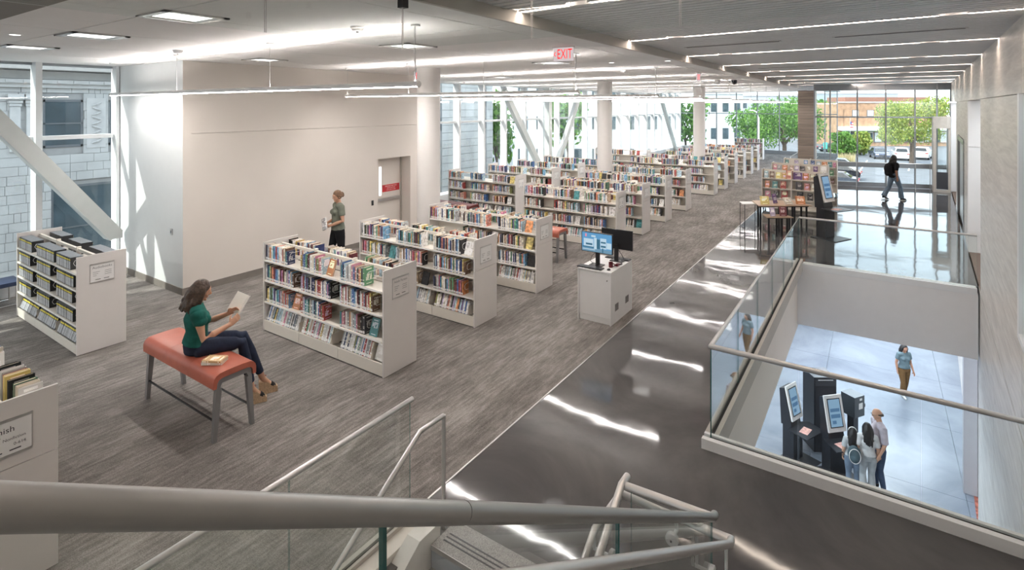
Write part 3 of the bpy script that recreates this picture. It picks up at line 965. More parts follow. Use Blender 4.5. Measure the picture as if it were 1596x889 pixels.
# glass draft curtain hung from the ceiling around the stair opening
dcur = thing('draft_curtain', 'frameless glass draft curtain hanging from the ceiling near the camera', 'draft curtain', (-3.11, 3.13, 4.0))
def dc(mb, name, m):
    o = mb.build(name, m, dcur); o.location = (3.11, -3.13, -4.0); return o
for a, b in ((-3.11, -1.915), (-1.905, -0.925), (-0.915, 0.0), (0.01, 0.95)):
    glass_panel('x', a, b, 3.08, 4.0, ZS if a > -3 else ZC - 0.012, dcur, 0.008, edge=M_steel).location = (3.11, -3.13, -4.0)
for a, b in ((1.92, 3.07), (0.5, 1.91)):
    glass_panel('y', a, b, -3.11, 4.0, ZC, dcur, 0.008, edge=M_steel).location = (3.11, -3.13, -4.0)
dc(MB().cbox((-3.11, 3.08, 4.36), (0.06, 0.06, 0.07)).cbox((-1.91, 3.08, 4.47), (0.05, 0.03, 0.06)).cbox((-0.92, 3.08, 4.47), (0.05, 0.03, 0.06)), 'clamp', M_black)

for x, y, z, lb in ((3.05, 15.4, 3.69, 'added fill lamp inside the side opening beside the void'), (2.95, 26.7, 3.7, 'added fill lamp inside the far side opening')):  # lamps added to brighten the jambs inside the openings
    o = thing('recessed_lamp', lb, 'light', (x, y, z))
    MB().box(-.6, .6, -.6, .6, -.03, -.002).build('diffuser', emit('alcove_fill', (0.9, 0.96, 1.0), 7.0), o)
# ------------------------------------------------------------------ ceiling fixtures
ORD = ['first', 'second', 'third', 'fourth', 'fifth', 'sixth', 'seventh', 'eighth', 'ninth', 'tenth', 'eleventh', 'twelfth', 'thirteenth', 'fourteenth',
       'fifteenth', 'sixteenth', 'seventeenth', 'eighteenth', 'nineteenth', 'twentieth', 'twenty-first', 'twenty-second', 'twenty-third', 'twenty-fourth',
       'twenty-fifth', 'twenty-sixth', 'twenty-seventh', 'twenty-eighth', 'twenty-ninth', 'thirtieth', 'thirty-first', 'thirty-second', 'thirty-third', 'thirty-fourth', 'thirty-fifth', 'thirty-sixth', 'thirty-seventh', 'thirty-eighth', 'thirty-ninth', 'fortieth', 'forty-first', 'forty-second', 'forty-third', 'forty-fourth', 'forty-fifth', 'forty-sixth', 'forty-seventh', 'forty-eighth', 'forty-ninth', 'fiftieth']
M_pend = plain('pendant_housing', (0.78, 0.77, 0.76), 0.4, metal=0.2, vary=0.01)
M_cable = plain('cable_grey', (0.55, 0.55, 0.55), 0.5)
ZP = 3.775
pend = [(4.14, -12.6, 'nearest the camera'), (7.80, -9.9, 'second from the camera'), (11.62, -10.4, 'third from the camera')]
pend += [(11.62 + 3.6 * k, -12.6, ORD[2 + k] + ' from the camera') for k in range(1, 7)]
pend += [(-1.3, -12.6, 'behind the view at the left')]
for py, xl, nm in pend:
    xr = -3.95
    L = xr - xl
    rz = -0.04
    o = thing('linear_pendant_light', f'long slim white pendant light, {nm}', 'light', (xr, py, ZP), PI + rz, 'linear pendants over the stacks')
    # local x runs left along the tube
    for da in (-40, 108):
        prof = [(0.034 * math.cos(a), 0.034 * math.sin(a)) for a in [math.radians(da + d) for d in range(0, 113, 14)]]
        n = len(prof)
        v = [(x, y, z) for x in (0.006, L) for y, z in prof]
        autosmooth(MB().add(v, [(i, i + 1, n + i + 1, n + i) for i in range(n - 1)]).build('housing', M_pend, o))
    for xa in (0, L): MB().tube([(xa, 0, 0), (xa + 0.006, 0, 0)], 0.035, 20).build('end_cap', M_pend, o)
    lens = [(0.031 * math.cos(math.radians(d)), 0.031 * math.sin(math.radians(d))) for d in range(218, 323, 15)]
    nl = len(lens)
    MB().add([(x_, yy, zz) for x_ in (0.008, L - 0.002) for yy, zz in lens], [tuple((i, i + 1, nl + i + 1, nl + i)) for i in range(nl - 1)]).build('diffuser', M_lampwhite, o)
    MB().box(0.02, L - 0.02, -0.011, 0.011, 0.022, 0.026).build('uplight_strip', M_lampup, o)
    hangs = [0.05, L * 0.33, L * 0.66, L - 0.05]
    for hx in hangs:
        MB().tube([(hx, 0, 0.03), (hx, 0, ZC - ZP)], 0.0025, 5).build('suspension_cable', M_cable, o)
        MB().lathe([(0.05, 0), (0.05, 0.018)], (hx, 0, ZC - ZP - 0.018), 16).build('canopy', M_white, o)
    MB().tube([(0.06, 0, 0.03), (0.03, 0.01, 0.14), (0.045, 0.02, 0.26), (0.06, 0.01, 0.42), (0.06, 0, ZC - ZP)], 0.004, 6).build('power_cord', M_white, o)

dif = [(-5.48, 2.54, 'bright square ceiling diffuser nearest the top of the view'), (-7.87, 2.61, 'bright square ceiling diffuser near the left corner'),
       (-5.5, 5.55, 'square ceiling diffuser above the column and pendant end'), (-9.35, 5.75, 'square ceiling diffuser close to the cream wall'),
       (-5.3, 9.3, 'square ceiling diffuser beyond the big exit sign'), (-9.3, 13.2, 'square ceiling diffuser beyond the cream wall near the facade'),
       (-5.4, 14.6, 'square ceiling diffuser above the middle stacks'), (-9.4, 20.5, 'square ceiling diffuser over the window side stacks'),
       (-5.4, 20.2, 'square ceiling diffuser near the far exit sign'), (-5.4, 26.5, 'square ceiling diffuser farthest down the room'),
       (-10.2, 2.6, 'flat perforated square ceiling panel vent at the left')]
for x, y, lb in dif:
    o = thing('ceiling_diffuser', lb, 'ceiling vent', (x, y, ZC), 0, 'square ceiling diffusers')
    f = MB()
    for a in (0, 1, 2, 3):
        M = Matrix.Rotation(a * PI / 2, 4, 'Z')
        f.box(-0.29, 0.29, 0.235, 0.29, -0.016, 0.0, M)
        f.add([(-0.235, 0.235, -0.014), (0.235, 0.235, -0.014), (0.19, 0.19, -0.002), (-0.19, 0.19, -0.002)], [(0, 1, 2, 3)], M)
    f.build('frame', M_steel, o)
    MB().box(-0.19, 0.19, -0.19, 0.19, -0.006, -0.001).build('lit_plate', M_troff, o)
for x, y, lb in ((-4.62, 3.9, 'white dome smoke detector above the near pendant'), (-8.85, 4.02, 'white dome smoke detector at the corner of the cream wall'),
                 (-5.0, 12.2, 'white dome smoke detector in the middle of the long ceiling')):
    o = thing('smoke_detector', lb, 'smoke detector', (x, y, ZC))
    autosmooth(MB().lathe([(0.03, -0.055), (0.055, -0.045), (0.07, -0.02), (0.075, -0.0)], n=24).build('dome', M_white, o))
    MB().lathe([(0.012, -0.068), (0.016, -0.054)], n=12).build('sensor_tip', M_steel, o)
for x, y, lb in ((-4.2, 18.0, 'pale ceiling security camera with a black eye, left of two'), (-3.75, 18.3, 'pale ceiling security camera with a black eye, right of two')):
    o = thing('security_camera', lb, 'camera', (x, y, ZC))
    MB().lathe([(0.05, -0.03), (0.10, -0.02), (0.10, 0.0)], n=20).build('mount', M_white, o)
    autosmooth(MB().lathe([(0.02, -0.17), (0.06, -0.15), (0.085, -0.10), (0.09, -0.03)], n=20).build('dome', M_darkgrey if 'right' in lb else M_white, o))
for k, (x, y) in enumerate(((-8.5, 2.05), (-3.25, 10.1), (-6.6, 7.6), (-4.3, 9.9))):
    lb = ['small round recessed ceiling lamp near the top left', 'small round recessed ceiling lamp beside the slat ceiling', 'small round recessed ceiling lamp over the cream wall end', 'small round recessed ceiling lamp behind the exit sign'][k]
    o = thing('recessed_lamp', lb, 'light', (x, y, ZC))
    MB().lathe([(0.07, -0.006), (0.075, 0.0)], n=24).build('trim_ring', M_white, o)
    MB().lathe([(0.05, -0.009), (0.05, -0.005)], n=20).build('lens', M_troff, o)

# exit signs
def exit_sign(label, loc, facing, arrow):
    rz = {'-Y': 0, '+X': PI / 2}[facing]
    o = thing('exit_sign', label, 'exit sign', loc)
    M = Matrix.Rotation(rz, 4, 'Z')
    MB().box(-0.16, 0.16, -0.006, 0.006, -0.195, 0.0, M).build('sign_panel', M_exitpanel, o)
    MB().box(-0.17, 0.17, -0.02, 0.02, 0.0, ZC - loc[2], M).build('mount', M_steel, o)
    for sgn in ((-1, 1) if facing == '+X' else (-1,)):
        fc = facing if sgn == -1 else {'-Y': '+Y', '+X': '-X'}[facing]
        nrm = Vector((0, -0.009, 0)) if facing == '-Y' else Vector((0.009 * -sgn, 0, 0))
        lx = Vector((0.022, 0, -0.098)) if facing == '-Y' else Vector((0, 0.0, -0.098))
        t = put_text('exit', o, nrm + lx, fc, sx=0.60)
        t.name = 'lettering'
        if arrow: put_text('arrow', o, nrm + Vector((-0.135, 0, -0.10)), fc, sx=0.45)
M_exitpanel = emit('exit_panel_lit', (0.95, 0.84, 0.84), 0.36)
exit_sign('red EXIT sign with left arrow hung near the slat ceiling', (-3.72, 6.86, 4.405 - 0.02), '-Y', True)
exit_sign('red EXIT sign half hidden by the nearest column', (-9.15, 9.6, 4.37), '-Y', False)
exit_sign('small red EXIT sign far down the room seen edge on', (-3.75, 14.1, 4.37), '+X', False)

o = thing('ramp_handrail', 'thin white sloping handrail in front of the plank clad pier', 'handrail', (0, 0, 0))
def _at(px, d):
    l = (px - 798) / 844 * d
    return l * math.cos(YAW) - d * math.sin(YAW), l * math.sin(YAW) + d * math.cos(YAW)
a_, b_ = _at(1232, 35), _at(1259, 33.5)
o.location = (a_[0], a_[1], 0)
q_ = Vector((b_[0] - a_[0], b_[1] - a_[1], 0))
MB().tube([(0, 0, 0.25), (q_.x, q_.y, 1.0)], 0.03, 8).build('rail', M_alu, o)
MB().tube([(0, 0, 0.25), (0, 0, 0.0)], 0.025, 8).build('post', M_alu, o)
MB().tube([(q_.x, q_.y, 1.0), (q_.x, q_.y, 0.0)], 0.025, 8).build('post', M_alu, o)
# ------------------------------------------------------------------ bookcases, books, audiobook cases
def book_cover_mat(name, src):
    m, nt, b = new_mat(name)
    if src == 'object':
        oi = node(nt, 'ShaderNodeObjectInfo')
        col, rnd = oi.outputs['Color'], oi.outputs['Random']
    else:
        at = node(nt, 'ShaderNodeAttribute', attribute_name='cover')
        col, rnd = at.outputs['Color'], None
    tc = node(nt, 'ShaderNodeTexCoord')
    if src == 'object':
        # printed title block along the spine and art on the boards
        sep = node(nt, 'ShaderNodeSeparateXYZ')
        nt.links.new(tc.outputs['Object'], sep.inputs[0])
        cmb = node(nt, 'ShaderNodeCombineXYZ')
        nt.links.new(rnd, cmb.inputs[0])
        sc = node(nt, 'ShaderNodeMath', operation='MULTIPLY')
        sc.inputs[1].default_value = 1.0
        nt.links.new(sep.outputs['Z'], sc.inputs[0])
        nt.links.new(sc.outputs[0], cmb.inputs[2])
        mv = node(nt, 'ShaderNodeVectorMath', operation='SCALE')
        mv.inputs['Scale'].default_value = 37.0
        nt.links.new(cmb.outputs[0], mv.inputs[0])
        no = node(nt, 'ShaderNodeTexNoise', i_Scale=0.22, i_Detail=1.0)
        nt.links.new(mv.outputs[0], no.inputs['Vector'])
        gt = node(nt, 'ShaderNodeMath', operation='GREATER_THAN')
        gt.inputs[1].default_value = 0.60
        nt.links.new(no.outputs['Fac'], gt.inputs[0])
        ax = node(nt, 'ShaderNodeMath', operation='ABSOLUTE')
        nt.links.new(sep.outputs['X'], ax.inputs[0])
        lt = node(nt, 'ShaderNodeMath', operation='LESS_THAN')
        lt.inputs[1].default_value = 0.30
        nt.links.new(ax.outputs[0], lt.inputs[0])
        mm = node(nt, 'ShaderNodeMath', operation='MULTIPLY')
        nt.links.new(gt.outputs[0], mm.inputs[0])
        nt.links.new(lt.outputs[0], mm.inputs[1])
        # art on the board faces
        vadd = node(nt, 'ShaderNodeVectorMath', operation='ADD')
        nt.links.new(tc.outputs['Object'], vadd.inputs[0])
        cm2 = node(nt, 'ShaderNodeCombineXYZ')
        r5 = node(nt, 'ShaderNodeMath', operation='MULTIPLY')
        r5.inputs[1].default_value = 50.0
        nt.links.new(rnd, r5.inputs[0])
        nt.links.new(r5.outputs[0], cm2.inputs[1])
        nt.links.new(cm2.outputs[0], vadd.inputs[1])
        vo = node(nt, 'ShaderNodeTexNoise', i_Scale=3.2, i_Detail=2.5, i_Distortion=0.6)
        nt.links.new(vadd.outputs[0], vo.inputs['Vector'])
        def mth(op, a, b_):
            q_ = node(nt, 'ShaderNodeMath', operation=op)
            for i_, w_ in enumerate((a, b_)):
                if w_ is None: continue
                if isinstance(w_, (int, float)): q_.inputs[i_].default_value = w_
                else: nt.links.new(w_, q_.inputs[i_])
            return q_.outputs[0]
        def band(sock, centre, half):
            return mth('LESS_THAN', mth('ABSOLUTE', mth('SUBTRACT', sock, centre), None), half)
        cz = mth('MULTIPLY_ADD', rnd, 0.25)
        cz.node.inputs[2].default_value = 0.42
        yin = band(sep.outputs['Y'], 0.5, 0.34)
        pict = mth('MULTIPLY', yin, band(sep.outputs['Z'], cz, 0.17))
        pict = mth('MULTIPLY', pict, mth('GREATER_THAN', vo.outputs['Fac'], 0.45))
        ttl = mth('MULTIPLY', band(sep.outputs['Y'], 0.5, 0.28), mth('MAXIMUM', band(sep.outputs['Z'], 0.88, 0.035), band(sep.outputs['Z'], 0.10, 0.02)))
        g2 = mth('MAXIMUM', pict, ttl).node
        g3 = node(nt, 'ShaderNodeMath', operation='GREATER_THAN')
        g3.inputs[1].default_value = 0.42
        nt.links.new(ax.outputs[0], g3.inputs[0])
        m2a = node(nt, 'ShaderNodeMath', operation='MULTIPLY')
        nt.links.new(g2.outputs[0], m2a.inputs[0])
        nt.links.new(g3.outputs[0], m2a.inputs[1])
        m2 = node(nt, 'ShaderNodeMath', operation='MULTIPLY')
        m2.inputs[1].default_value = 0.7
        nt.links.new(m2a.outputs[0], m2.inputs[0])
        mx_ = node(nt, 'ShaderNodeMath', operation='MAXIMUM')
        nt.links.new(mm.outputs[0], mx_.inputs[0])
        nt.links.new(m2.outputs[0], mx_.inputs[1])
        hs = node(nt, 'ShaderNodeHueSaturation')
        hs.inputs['Saturation'].default_value = 0.55
        hs.inputs['Value'].default_value = 2.4
        hu = node(nt, 'ShaderNodeMath', operation='MULTIPLY_ADD')
        hu.inputs[1].default_value = 0.5
        hu.inputs[2].default_value = 0.25
        nt.links.new(rnd, hu.inputs[0])
        nt.links.new(hu.outputs[0], hs.inputs['Hue'])
        lift = node(nt, 'ShaderNodeMix', data_type='RGBA')
        lift.inputs[0].default_value = 0.35
        nt.links.new(col, lift.inputs[6])
        lift.inputs[7].default_value = (0.75, 0.72, 0.62, 1)
        nt.links.new(lift.outputs[2], hs.inputs['Color'])
        mix = node(nt, 'ShaderNodeMix', data_type='RGBA')
        nt.links.new(mx_.outputs[0], mix.inputs[0])
        nt.links.new(col, mix.inputs[6])
        nt.links.new(hs.outputs[0], mix.inputs[7])
        nt.links.new(mix.outputs[2], b.inputs['Base Color'])
    else:
        no = node(nt, 'ShaderNodeTexNoise', i_Scale=22.0, i_Detail=2.0)
        nt.links.new(tc.outputs['Object'], no.inputs['Vector'])
        hv = node(nt, 'ShaderNodeHueSaturation')
        mr = node(nt, 'ShaderNodeMapRange')
        mr.inputs[1].default_value, mr.inputs[2].default_value = 0.35, 0.65
        mr.inputs[3].default_value, mr.inputs[4].default_value = 0.7, 1.5
        nt.links.new(no.outputs['Fac'], mr.inputs[0])
        nt.links.new(mr.outputs[0], hv.inputs['Value'])
        nt.links.new(col, hv.inputs['Color'])
        nt.links.new(hv.outputs[0], b.inputs['Base Color'])
    b.inputs['Roughness'].default_value = 0.38
    return m


M_cover = book_cover_mat('book_cover', 'object')
M_cover_far = book_cover_mat('book_cover_far', 'attr')
M_pages = plain('book_pages', (0.74, 0.64, 0.50), 0.9, vary=0.08, scale=30)
M_label = plain('spine_label', (0.86, 0.86, 0.85), 0.5, vary=0.03)
PAL = [('maroon', (0.18, 0.025, 0.035)), ('red', (0.45, 0.045, 0.04)), ('coral', (0.62, 0.20, 0.14)), ('orange', (0.68, 0.24, 0.05)),
       ('mustard', (0.62, 0.42, 0.08)), ('yellow', (0.78, 0.62, 0.14)), ('olive', (0.22, 0.24, 0.07)), ('dark green', (0.04, 0.14, 0.08)),
       ('green', (0.10, 0.33, 0.16)), ('teal', (0.04, 0.28, 0.30)), ('pale blue', (0.40, 0.58, 0.68)), ('sky blue', (0.14, 0.38, 0.62)),
       ('blue', (0.05, 0.16, 0.42)), ('navy', (0.025, 0.04, 0.13)), ('purple', (0.16, 0.07, 0.26)), ('pink', (0.66, 0.22, 0.36)),
       ('black', (0.018, 0.018, 0.02)), ('charcoal', (0.07, 0.07, 0.08)), ('white', (0.82, 0.81, 0.79)), ('cream', (0.72, 0.66, 0.54)),
       ('tan', (0.48, 0.34, 0.22)), ('brown', (0.16, 0.085, 0.05)), ('grey', (0.36, 0.37, 0.38)), ('lilac', (0.46, 0.38, 0.56))]
PAL = [(n_, tuple(.80 * c_ + .20 * (.3 * q_[0] + .55 * q_[1] + .15 * q_[2]) for c_ in q_)) for n_, q_ in PAL]
WGT = [4, 4, 3, 2.5, 1.2, 1.5, 1, 2, 1.6, 3.5, 6, 4, 4, 6, 1.5, 2.5, 9, 6, 14, 9, 4, 4, 6, 2]

mb = MB()
pr = [(-.5, 0), (.5, 0), (.5, 1), (.38, 1), (.38, .05), (-.38, .05), (-.38, 1), (-.5, 1)]
v = [(x, y, z) for z in (0, 1) for x, y in pr]
fcs = [(i, (i + 1) % 8, 8 + (i + 1) % 8, 8 + i) for i in range(8)]
for q in ((0, 1, 4, 5), (1, 2, 3, 4), (0, 5, 6, 7)):
    fcs.append(tuple(reversed(q)))
    fcs.append(tuple(8 + i for i in q))
mb.add(v, fcs)
ME_COVER = mb.mesh('cover', M_cover)
ME_PAGES = MB().box(-.375, .375, .055, .965, .018, .982).mesh('pages', M_pages)
ME_LABEL = MB().box(-.44, .44, -.008, 0.0, .05, .19).mesh('spine_label', M_label)
ME_CASE = MB().box(-.5, .5, 0, 1, 0, 1).mesh('case', None)

# specs: dict(kind, M (matrix), color name, rgb, label text pieces)
SPECS = []


def unit_M(x, y, z, t, d, h, rz=0.0, tilt=0.0, roll=0.0):
    return (Matrix.Translation((x, y, z)) @ Matrix.Rotation(rz, 4, 'Z') @ Matrix.Rotation(-tilt, 4, 'X') @ Matrix.Rotation(roll, 4, 'Y')
            @ Matrix.Diagonal((t, d, h, 1)))


def fill_bay(xa, xb, yspine, z, face, case, bay, level, frac=(0.55, 0.8), tilt=0.0, hmax=0.27, kind='book', rng=RND, gapbook=0.5, density=1.0):
    """face -1: spines look to -Y, +1: to +Y. Returns x where the group ends"""
    rz = 0.0 if face < 0 else PI
    x = xa + 0.012
    end = xa + (xb - xa) * rng.uniform(*frac)
    n = 0
    while x < end:
        if kind == 'book':
            t = rng.choice([0.016, 0.02, 0.022, 0.026, 0.03, 0.034, 0.04])
            hgt = min(hmax, rng.choice([0.205, 0.21, 0.225, 0.235, 0.24, 0.245]) + rng.uniform(-0.004, 0.004))
            dp = hgt * rng.uniform(0.62, 0.68)
        else:
            t, hgt, dp = rng.choice([0.028, 0.034, 0.04]), 0.178, 0.155
        if x + t > xb - 0.01: break
        ci = rng.choices(range(len(PAL)), WGT)[0]
        if tilt and kind == 'book' and rng.random() < .5: ci = rng.choice([18, 18, 18, 22, 19, 10])
        SPECS.append(dict(kind=kind, M=unit_M(x + t / 2, yspine + (rng.uniform(0, 0.006) if face < 0 else -rng.uniform(0, 0.006)), z + 0.001, t * 0.96, dp, hgt, rz, tilt),
                          c=ci, case=case, bay=bay, level=level, n=n, side=face, pos=(x, yspine, z)))
        x += t
        n += 1
    xe = x
    # a display book leaning after the group
    if kind == 'book' and rng.random() < gapbook and xb - xe > 0.23:
        ci = rng.choice([18, 18, 3, 9, 16, 10, 1, 5])
        sx = xe + rng.uniform(0.0, 0.02)
        yy = yspine + 0.04 if face < 0 else yspine - 0.04
        M = (Matrix.Translation((sx + 0.035 if face < 0 else sx + 0.185, yy, z + 0.002)) @ Matrix.Rotation((-PI / 2 if face < 0 else PI / 2) + rng.uniform(-0.12, 0.12), 4, 'Z')
             @ Matrix.Rotation(-0.32, 4, 'Y') @ Matrix.Diagonal((0.022, 0.15, 0.225, 1)))
        SPECS.append(dict(kind='book', M=M, c=ci, case=case, bay=bay, level=level, n=99, side=face, pos=(sx, yspine, z)))
    return xe


def bookcase(label, x0, x1, y0, nb, case, levels=(1.127, 0.81, 0.475), base=0.175, sign=None, seam=True, depth=0.61, wires=False, kind='book',
             front=True, rear='top', frac=(0.55, 0.82), group='double sided bookcases in rows', left_end=True):
    o = thing('bookcase', label, 'bookcase', ((x0 + x1) / 2, y0 + depth / 2, 0), 0, group)
    ox, oy = (x0 + x1) / 2, y0 + depth / 2
    hw, hd = (x1 - x0) / 2, depth / 2
    T = 1.40
    def P(mb, name, m, par=o): return mb.build(name, m, par)
    for sx in (1, -1):
        xa, xb = sorted((sx * hw, sx * (hw - 0.022)))
        if sx > 0 and seam:
            P(MB().box(xa, xb, -hd, hd, 0.012, 0.898), 'end_panel', M_panel)
            e = P(MB().box(xa, xb, -hd, hd, 0.906, T), 'end_panel', M_panel)
        else:
            e = P(MB().box(xa, xb, -hd, hd, 0.012, T), 'end_panel', M_panel)
        if sx > 0 and sign:
            fr = P(MB().box(hw, hw + 0.006, -0.15, 0.15, 0.985, 1.005).box(hw, hw + 0.006, -0.15, 0.15, 1.245, 1.265).box(hw, hw + 0.004, -0.152, -0.146, 0.985, 1.265).box(hw, hw + 0.004, 0.146, 0.152, 0.985, 1.265), 'sign_frame', M_steel)
            fr2 = P(MB().box(hw, hw + 0.003, -0.146, 0.146, 1.005, 1.245), 'sign_card', M_panel if sign == 'fiction' else M_label)
            if sign in TX:
                t_ = link('lettering', TX[sign], fr2, (hw + 0.0045, 0, 1.205)); t_.rotation_euler = (PI / 2, 0, PI / 2)
                if sign == 'spanish':
                    t_.location = (hw + 0.0045, -0.04, 1.185)
                    for key, zz in (('nonf', 1.115), ('num', 1.07)):
                        t2 = link('lettering', TX[key], fr2, (hw + 0.0045, 0.112, zz)); t2.rotation_euler = (PI / 2, 0, PI / 2)
            lines = MB()
            for yy0, yy1 in ((-0.115, -0.03), (0.03, 0.115)):
                if sign == 'spanish' and yy0 > 0: continue
                for q in range(3):
                    lines.box(hw + 0.003, hw + 0.0042, yy0, yy1 - 0.02 * q if yy0 < 0 else yy1, 1.14 - q * 0.026, 1.1445 - q * 0.026)
            tag(P(lines, 'small_print', M_inkgrey, fr2), kind='stuff')
            P(MB().box(hw + 0.003, hw + 0.0045, -0.085, -0.02, 1.028, 1.036).box(hw + 0.003, hw + 0.0045, 0.02, 0.085, 1.028, 1.036), 'sign_bars', M_ink, fr2)
    P(MB().box(-hw + 0.024, hw - 0.024, -0.018, 0.018, 1.295, 1.34), 'top_rail', M_shelf)
    bw = (2 * hw - 0.044) / nb
    P(MB().box(-hw + 0.024, hw - 0.024, -0.008, 0.008, 0.10, levels[0] - 0.02), 'back_panel', M_shelf)
    for k in range(nb + 1):
        xx = -hw + 0.022 + k * bw
        if 0 < k < nb:
            P(MB().box(xx - 0.02, xx + 0.02, -0.028, 0.028, 0.02, 1.365), 'upright', M_shelf)
    bx = [-hw + 0.022 + k * bw for k in range(nb + 1)]
    for k in range(nb):
        xa, xb = bx[k] + 0.004, bx[k + 1] - 0.004
        for s in (-1, 1):
            fy = s * (hd - 0.012)
            for li, z in enumerate(levels):
                P(MB().box(xa, xb, s * 0.03, fy, z - 0.014, z).box(xa, xb, fy, s * (hd - 0.004), z - 0.028, z + 0.001), 'shelf', M_shelf)
                if s < 0 and wires:
                    P(MB().box(xa + 0.03, xb - 0.03, s * (hd - 0.0035), s * (hd - 0.0015), z - 0.024, z - 0.004), 'label_strip', M_label)
            # tilted base shelf with its kick plate
            vv = []
            for x in (xa, xb):
                vv += [(x, fy, base), (x, s * 0.03, base - 0.09), (x, s * 0.03, base - 0.10), (x, fy, base - 0.012)]
            P(MB().add(vv, [(0, 1, 2, 3), (7, 6, 5, 4), (0, 4, 5, 1), (1, 5, 6, 2), (2, 6, 7, 3), (3, 7, 4, 0)]), 'base_shelf', M_shelf)
            P(MB().box(xa, xb, s * (hd - 0.018), s * (hd - 0.004), 0.022, base + 0.008), 'kick_plate', M_shelf)
    P(MB().box(-hw + 0.02, hw - 0.02, -hd + 0.03, hd - 0.03, 0.0, 0.02), 'toe_base', M_dark)
    # books
    for k in range(nb):
        xa, xb = ox + bx[k] + 0.006, ox + bx[k + 1] - 0.006
        bay = ('left bay', 'middle bay', 'right bay')[min(k, 2)] if nb == 3 else ORD[k] + ' bay'
        allz = [(z, i) for i, z in enumerate(levels)]
        if front:
            for z, i in allz:
                hm = (levels[i - 1] - z - 0.045) if i else 0.27
                xe = fill_bay(xa, xb, y0 + 0.022, z, -1, case, bay, i, frac, 0.0, hm, kind)
                if wires and kind == 'book':
                    xw = xe + 0.012 - ox
                    yf = -hd + 0.06
                    P(MB().tube([(xw, -0.04, z + 0.075), (xw, yf + 0.03, z + 0.075), (xw, yf, z + 0.10), (xw, yf, z + 0.15), (xw, yf + 0.03, z + 0.175), (xw, -0.04, z + 0.175)], 0.0032, 6, mi=0), 'wire_book_support', M_white)
                elif wires:
                    xw = xe + 0.008 - ox
                    P(MB().tube([(xw, -0.04, z + 0.05), (xw, -hd + 0.08, z + 0.05), (xw, -hd + 0.06, z + 0.09), (xw, -hd + 0.08, z + 0.13), (xw, -0.04, z + 0.13)], 0.003, 6), 'wire_book_support', M_white)
            xe = fill_bay(xa, xb, y0 + 0.026, base + 0.006, -1, case, bay, len(levels), (0.7, 0.93), math.radians(19), 0.23, kind)
            if wires:
                xw = xe + 0.01 - ox
                P(MB().box(xw, xw + 0.003, -hd + 0.04, -0.05, base - 0.02, base + 0.13), 'bookend_plate', M_shelf)
        if rear == 'top':
            fill_bay(xa, xb, y0 + depth - 0.022, levels[0], 1, case, bay, 0, frac, 0.0, 0.27, kind, gapbook=0.3)
        elif rear == 'two':
            for i in (0, 1):
                fill_bay(xa, xb, y0 + depth - 0.022, levels[i], 1, case, bay, i, frac, 0.0, 0.26, kind, gapbook=0.2)
    return o


XR0, XL0 = -5.30, -8.02
bookcase('white bookcase signed Adult Fiction, nearest to the seated woman', XL0, XR0, 4.90, 3, 'the front fiction bookcase', sign='fiction', seam=False, wires=True, rear='top')
bookcase('white bookcase with framed sign, second in the near row', XL0, XR0, 6.82, 3, 'the second fiction bookcase', sign='card', wires=True)
bookcase('white bookcase with framed sign, third in the near row before the gap', XL0, XR0, 8.71, 3, 'the third fiction bookcase', sign='card', wires=True)
bookcase('grey-white bookcase signed Spanish at the lower left edge', XL0, -5.25, 0.91, 3, 'the Spanish bookcase', sign='spanish', wires=True, front=False, rear='two')
bookcase('white bookcase of audiobooks signed Audiobooks by the left window', -12.02, -9.37, 2.92, 3, 'the audiobook bookcase', levels=(1.165, 0.93, 0.695, 0.43), base=0.14,
         sign='audio', seam=False, wires=True, kind='audio', frac=(0.62, 0.86))
far_rows = [12.50, 14.30, 16.25, 18.40, 22.20, 24.00, 26.05, 28.05, 30.05, 31.90]
wordy = ['first', 'second', 'third', 'fourth', 'fifth', 'sixth', 'seventh', 'eighth', 'ninth', 'tenth']
for i, y in enumerate(far_rows):
    xl = XL0 if i < 4 else -8.5
    if i == 1: xl = -7.9
    bookcase(f'cream bookcase by the main aisle, {wordy[i]} beyond the red stool', xl, XR0 - (0.012 * max(0, i - 5)) , y, 3, f'row {i}', sign='card', rear='top' if i < 4 else None)
for i, y in enumerate((13.90, 16.15, 18.10, 20.20)):
    bookcase(f'bookcase in the window side stacks, {wordy[i]} from the dark red bench', -11.92, -9.20, y, 3, f'win {i}', sign='card', seam=False, rear=None)
bookcase('narrow bookcase standing last before the far windows', -7.9, -6.15, 38.6, 2, 'last', sign=None, seam=False, rear=None, frac=(0.8, 0.95))
bookcase('low bookcase with few books at the far side of the window stacks', -11.92, -9.2, 25.4, 3, 'win far', sign='card', seam=False, rear=None, frac=(0.3, 0.6))

# split: the 300 books that show largest are objects, the rest one mass; audiobook cases are fewer
CAMP = Vector((0, 0, H_EYE))
cy_, sy_ = math.cos(YAW), math.sin(YAW)


def view(p):
    l = p[0] * cy_ + p[1] * sy_
    d = -p[0] * sy_ + p[1] * cy_
    if d < 0.2: return None
    return 798 + 844 * l / d, 165 + 844 * (H_EYE - p[2]) / d, d


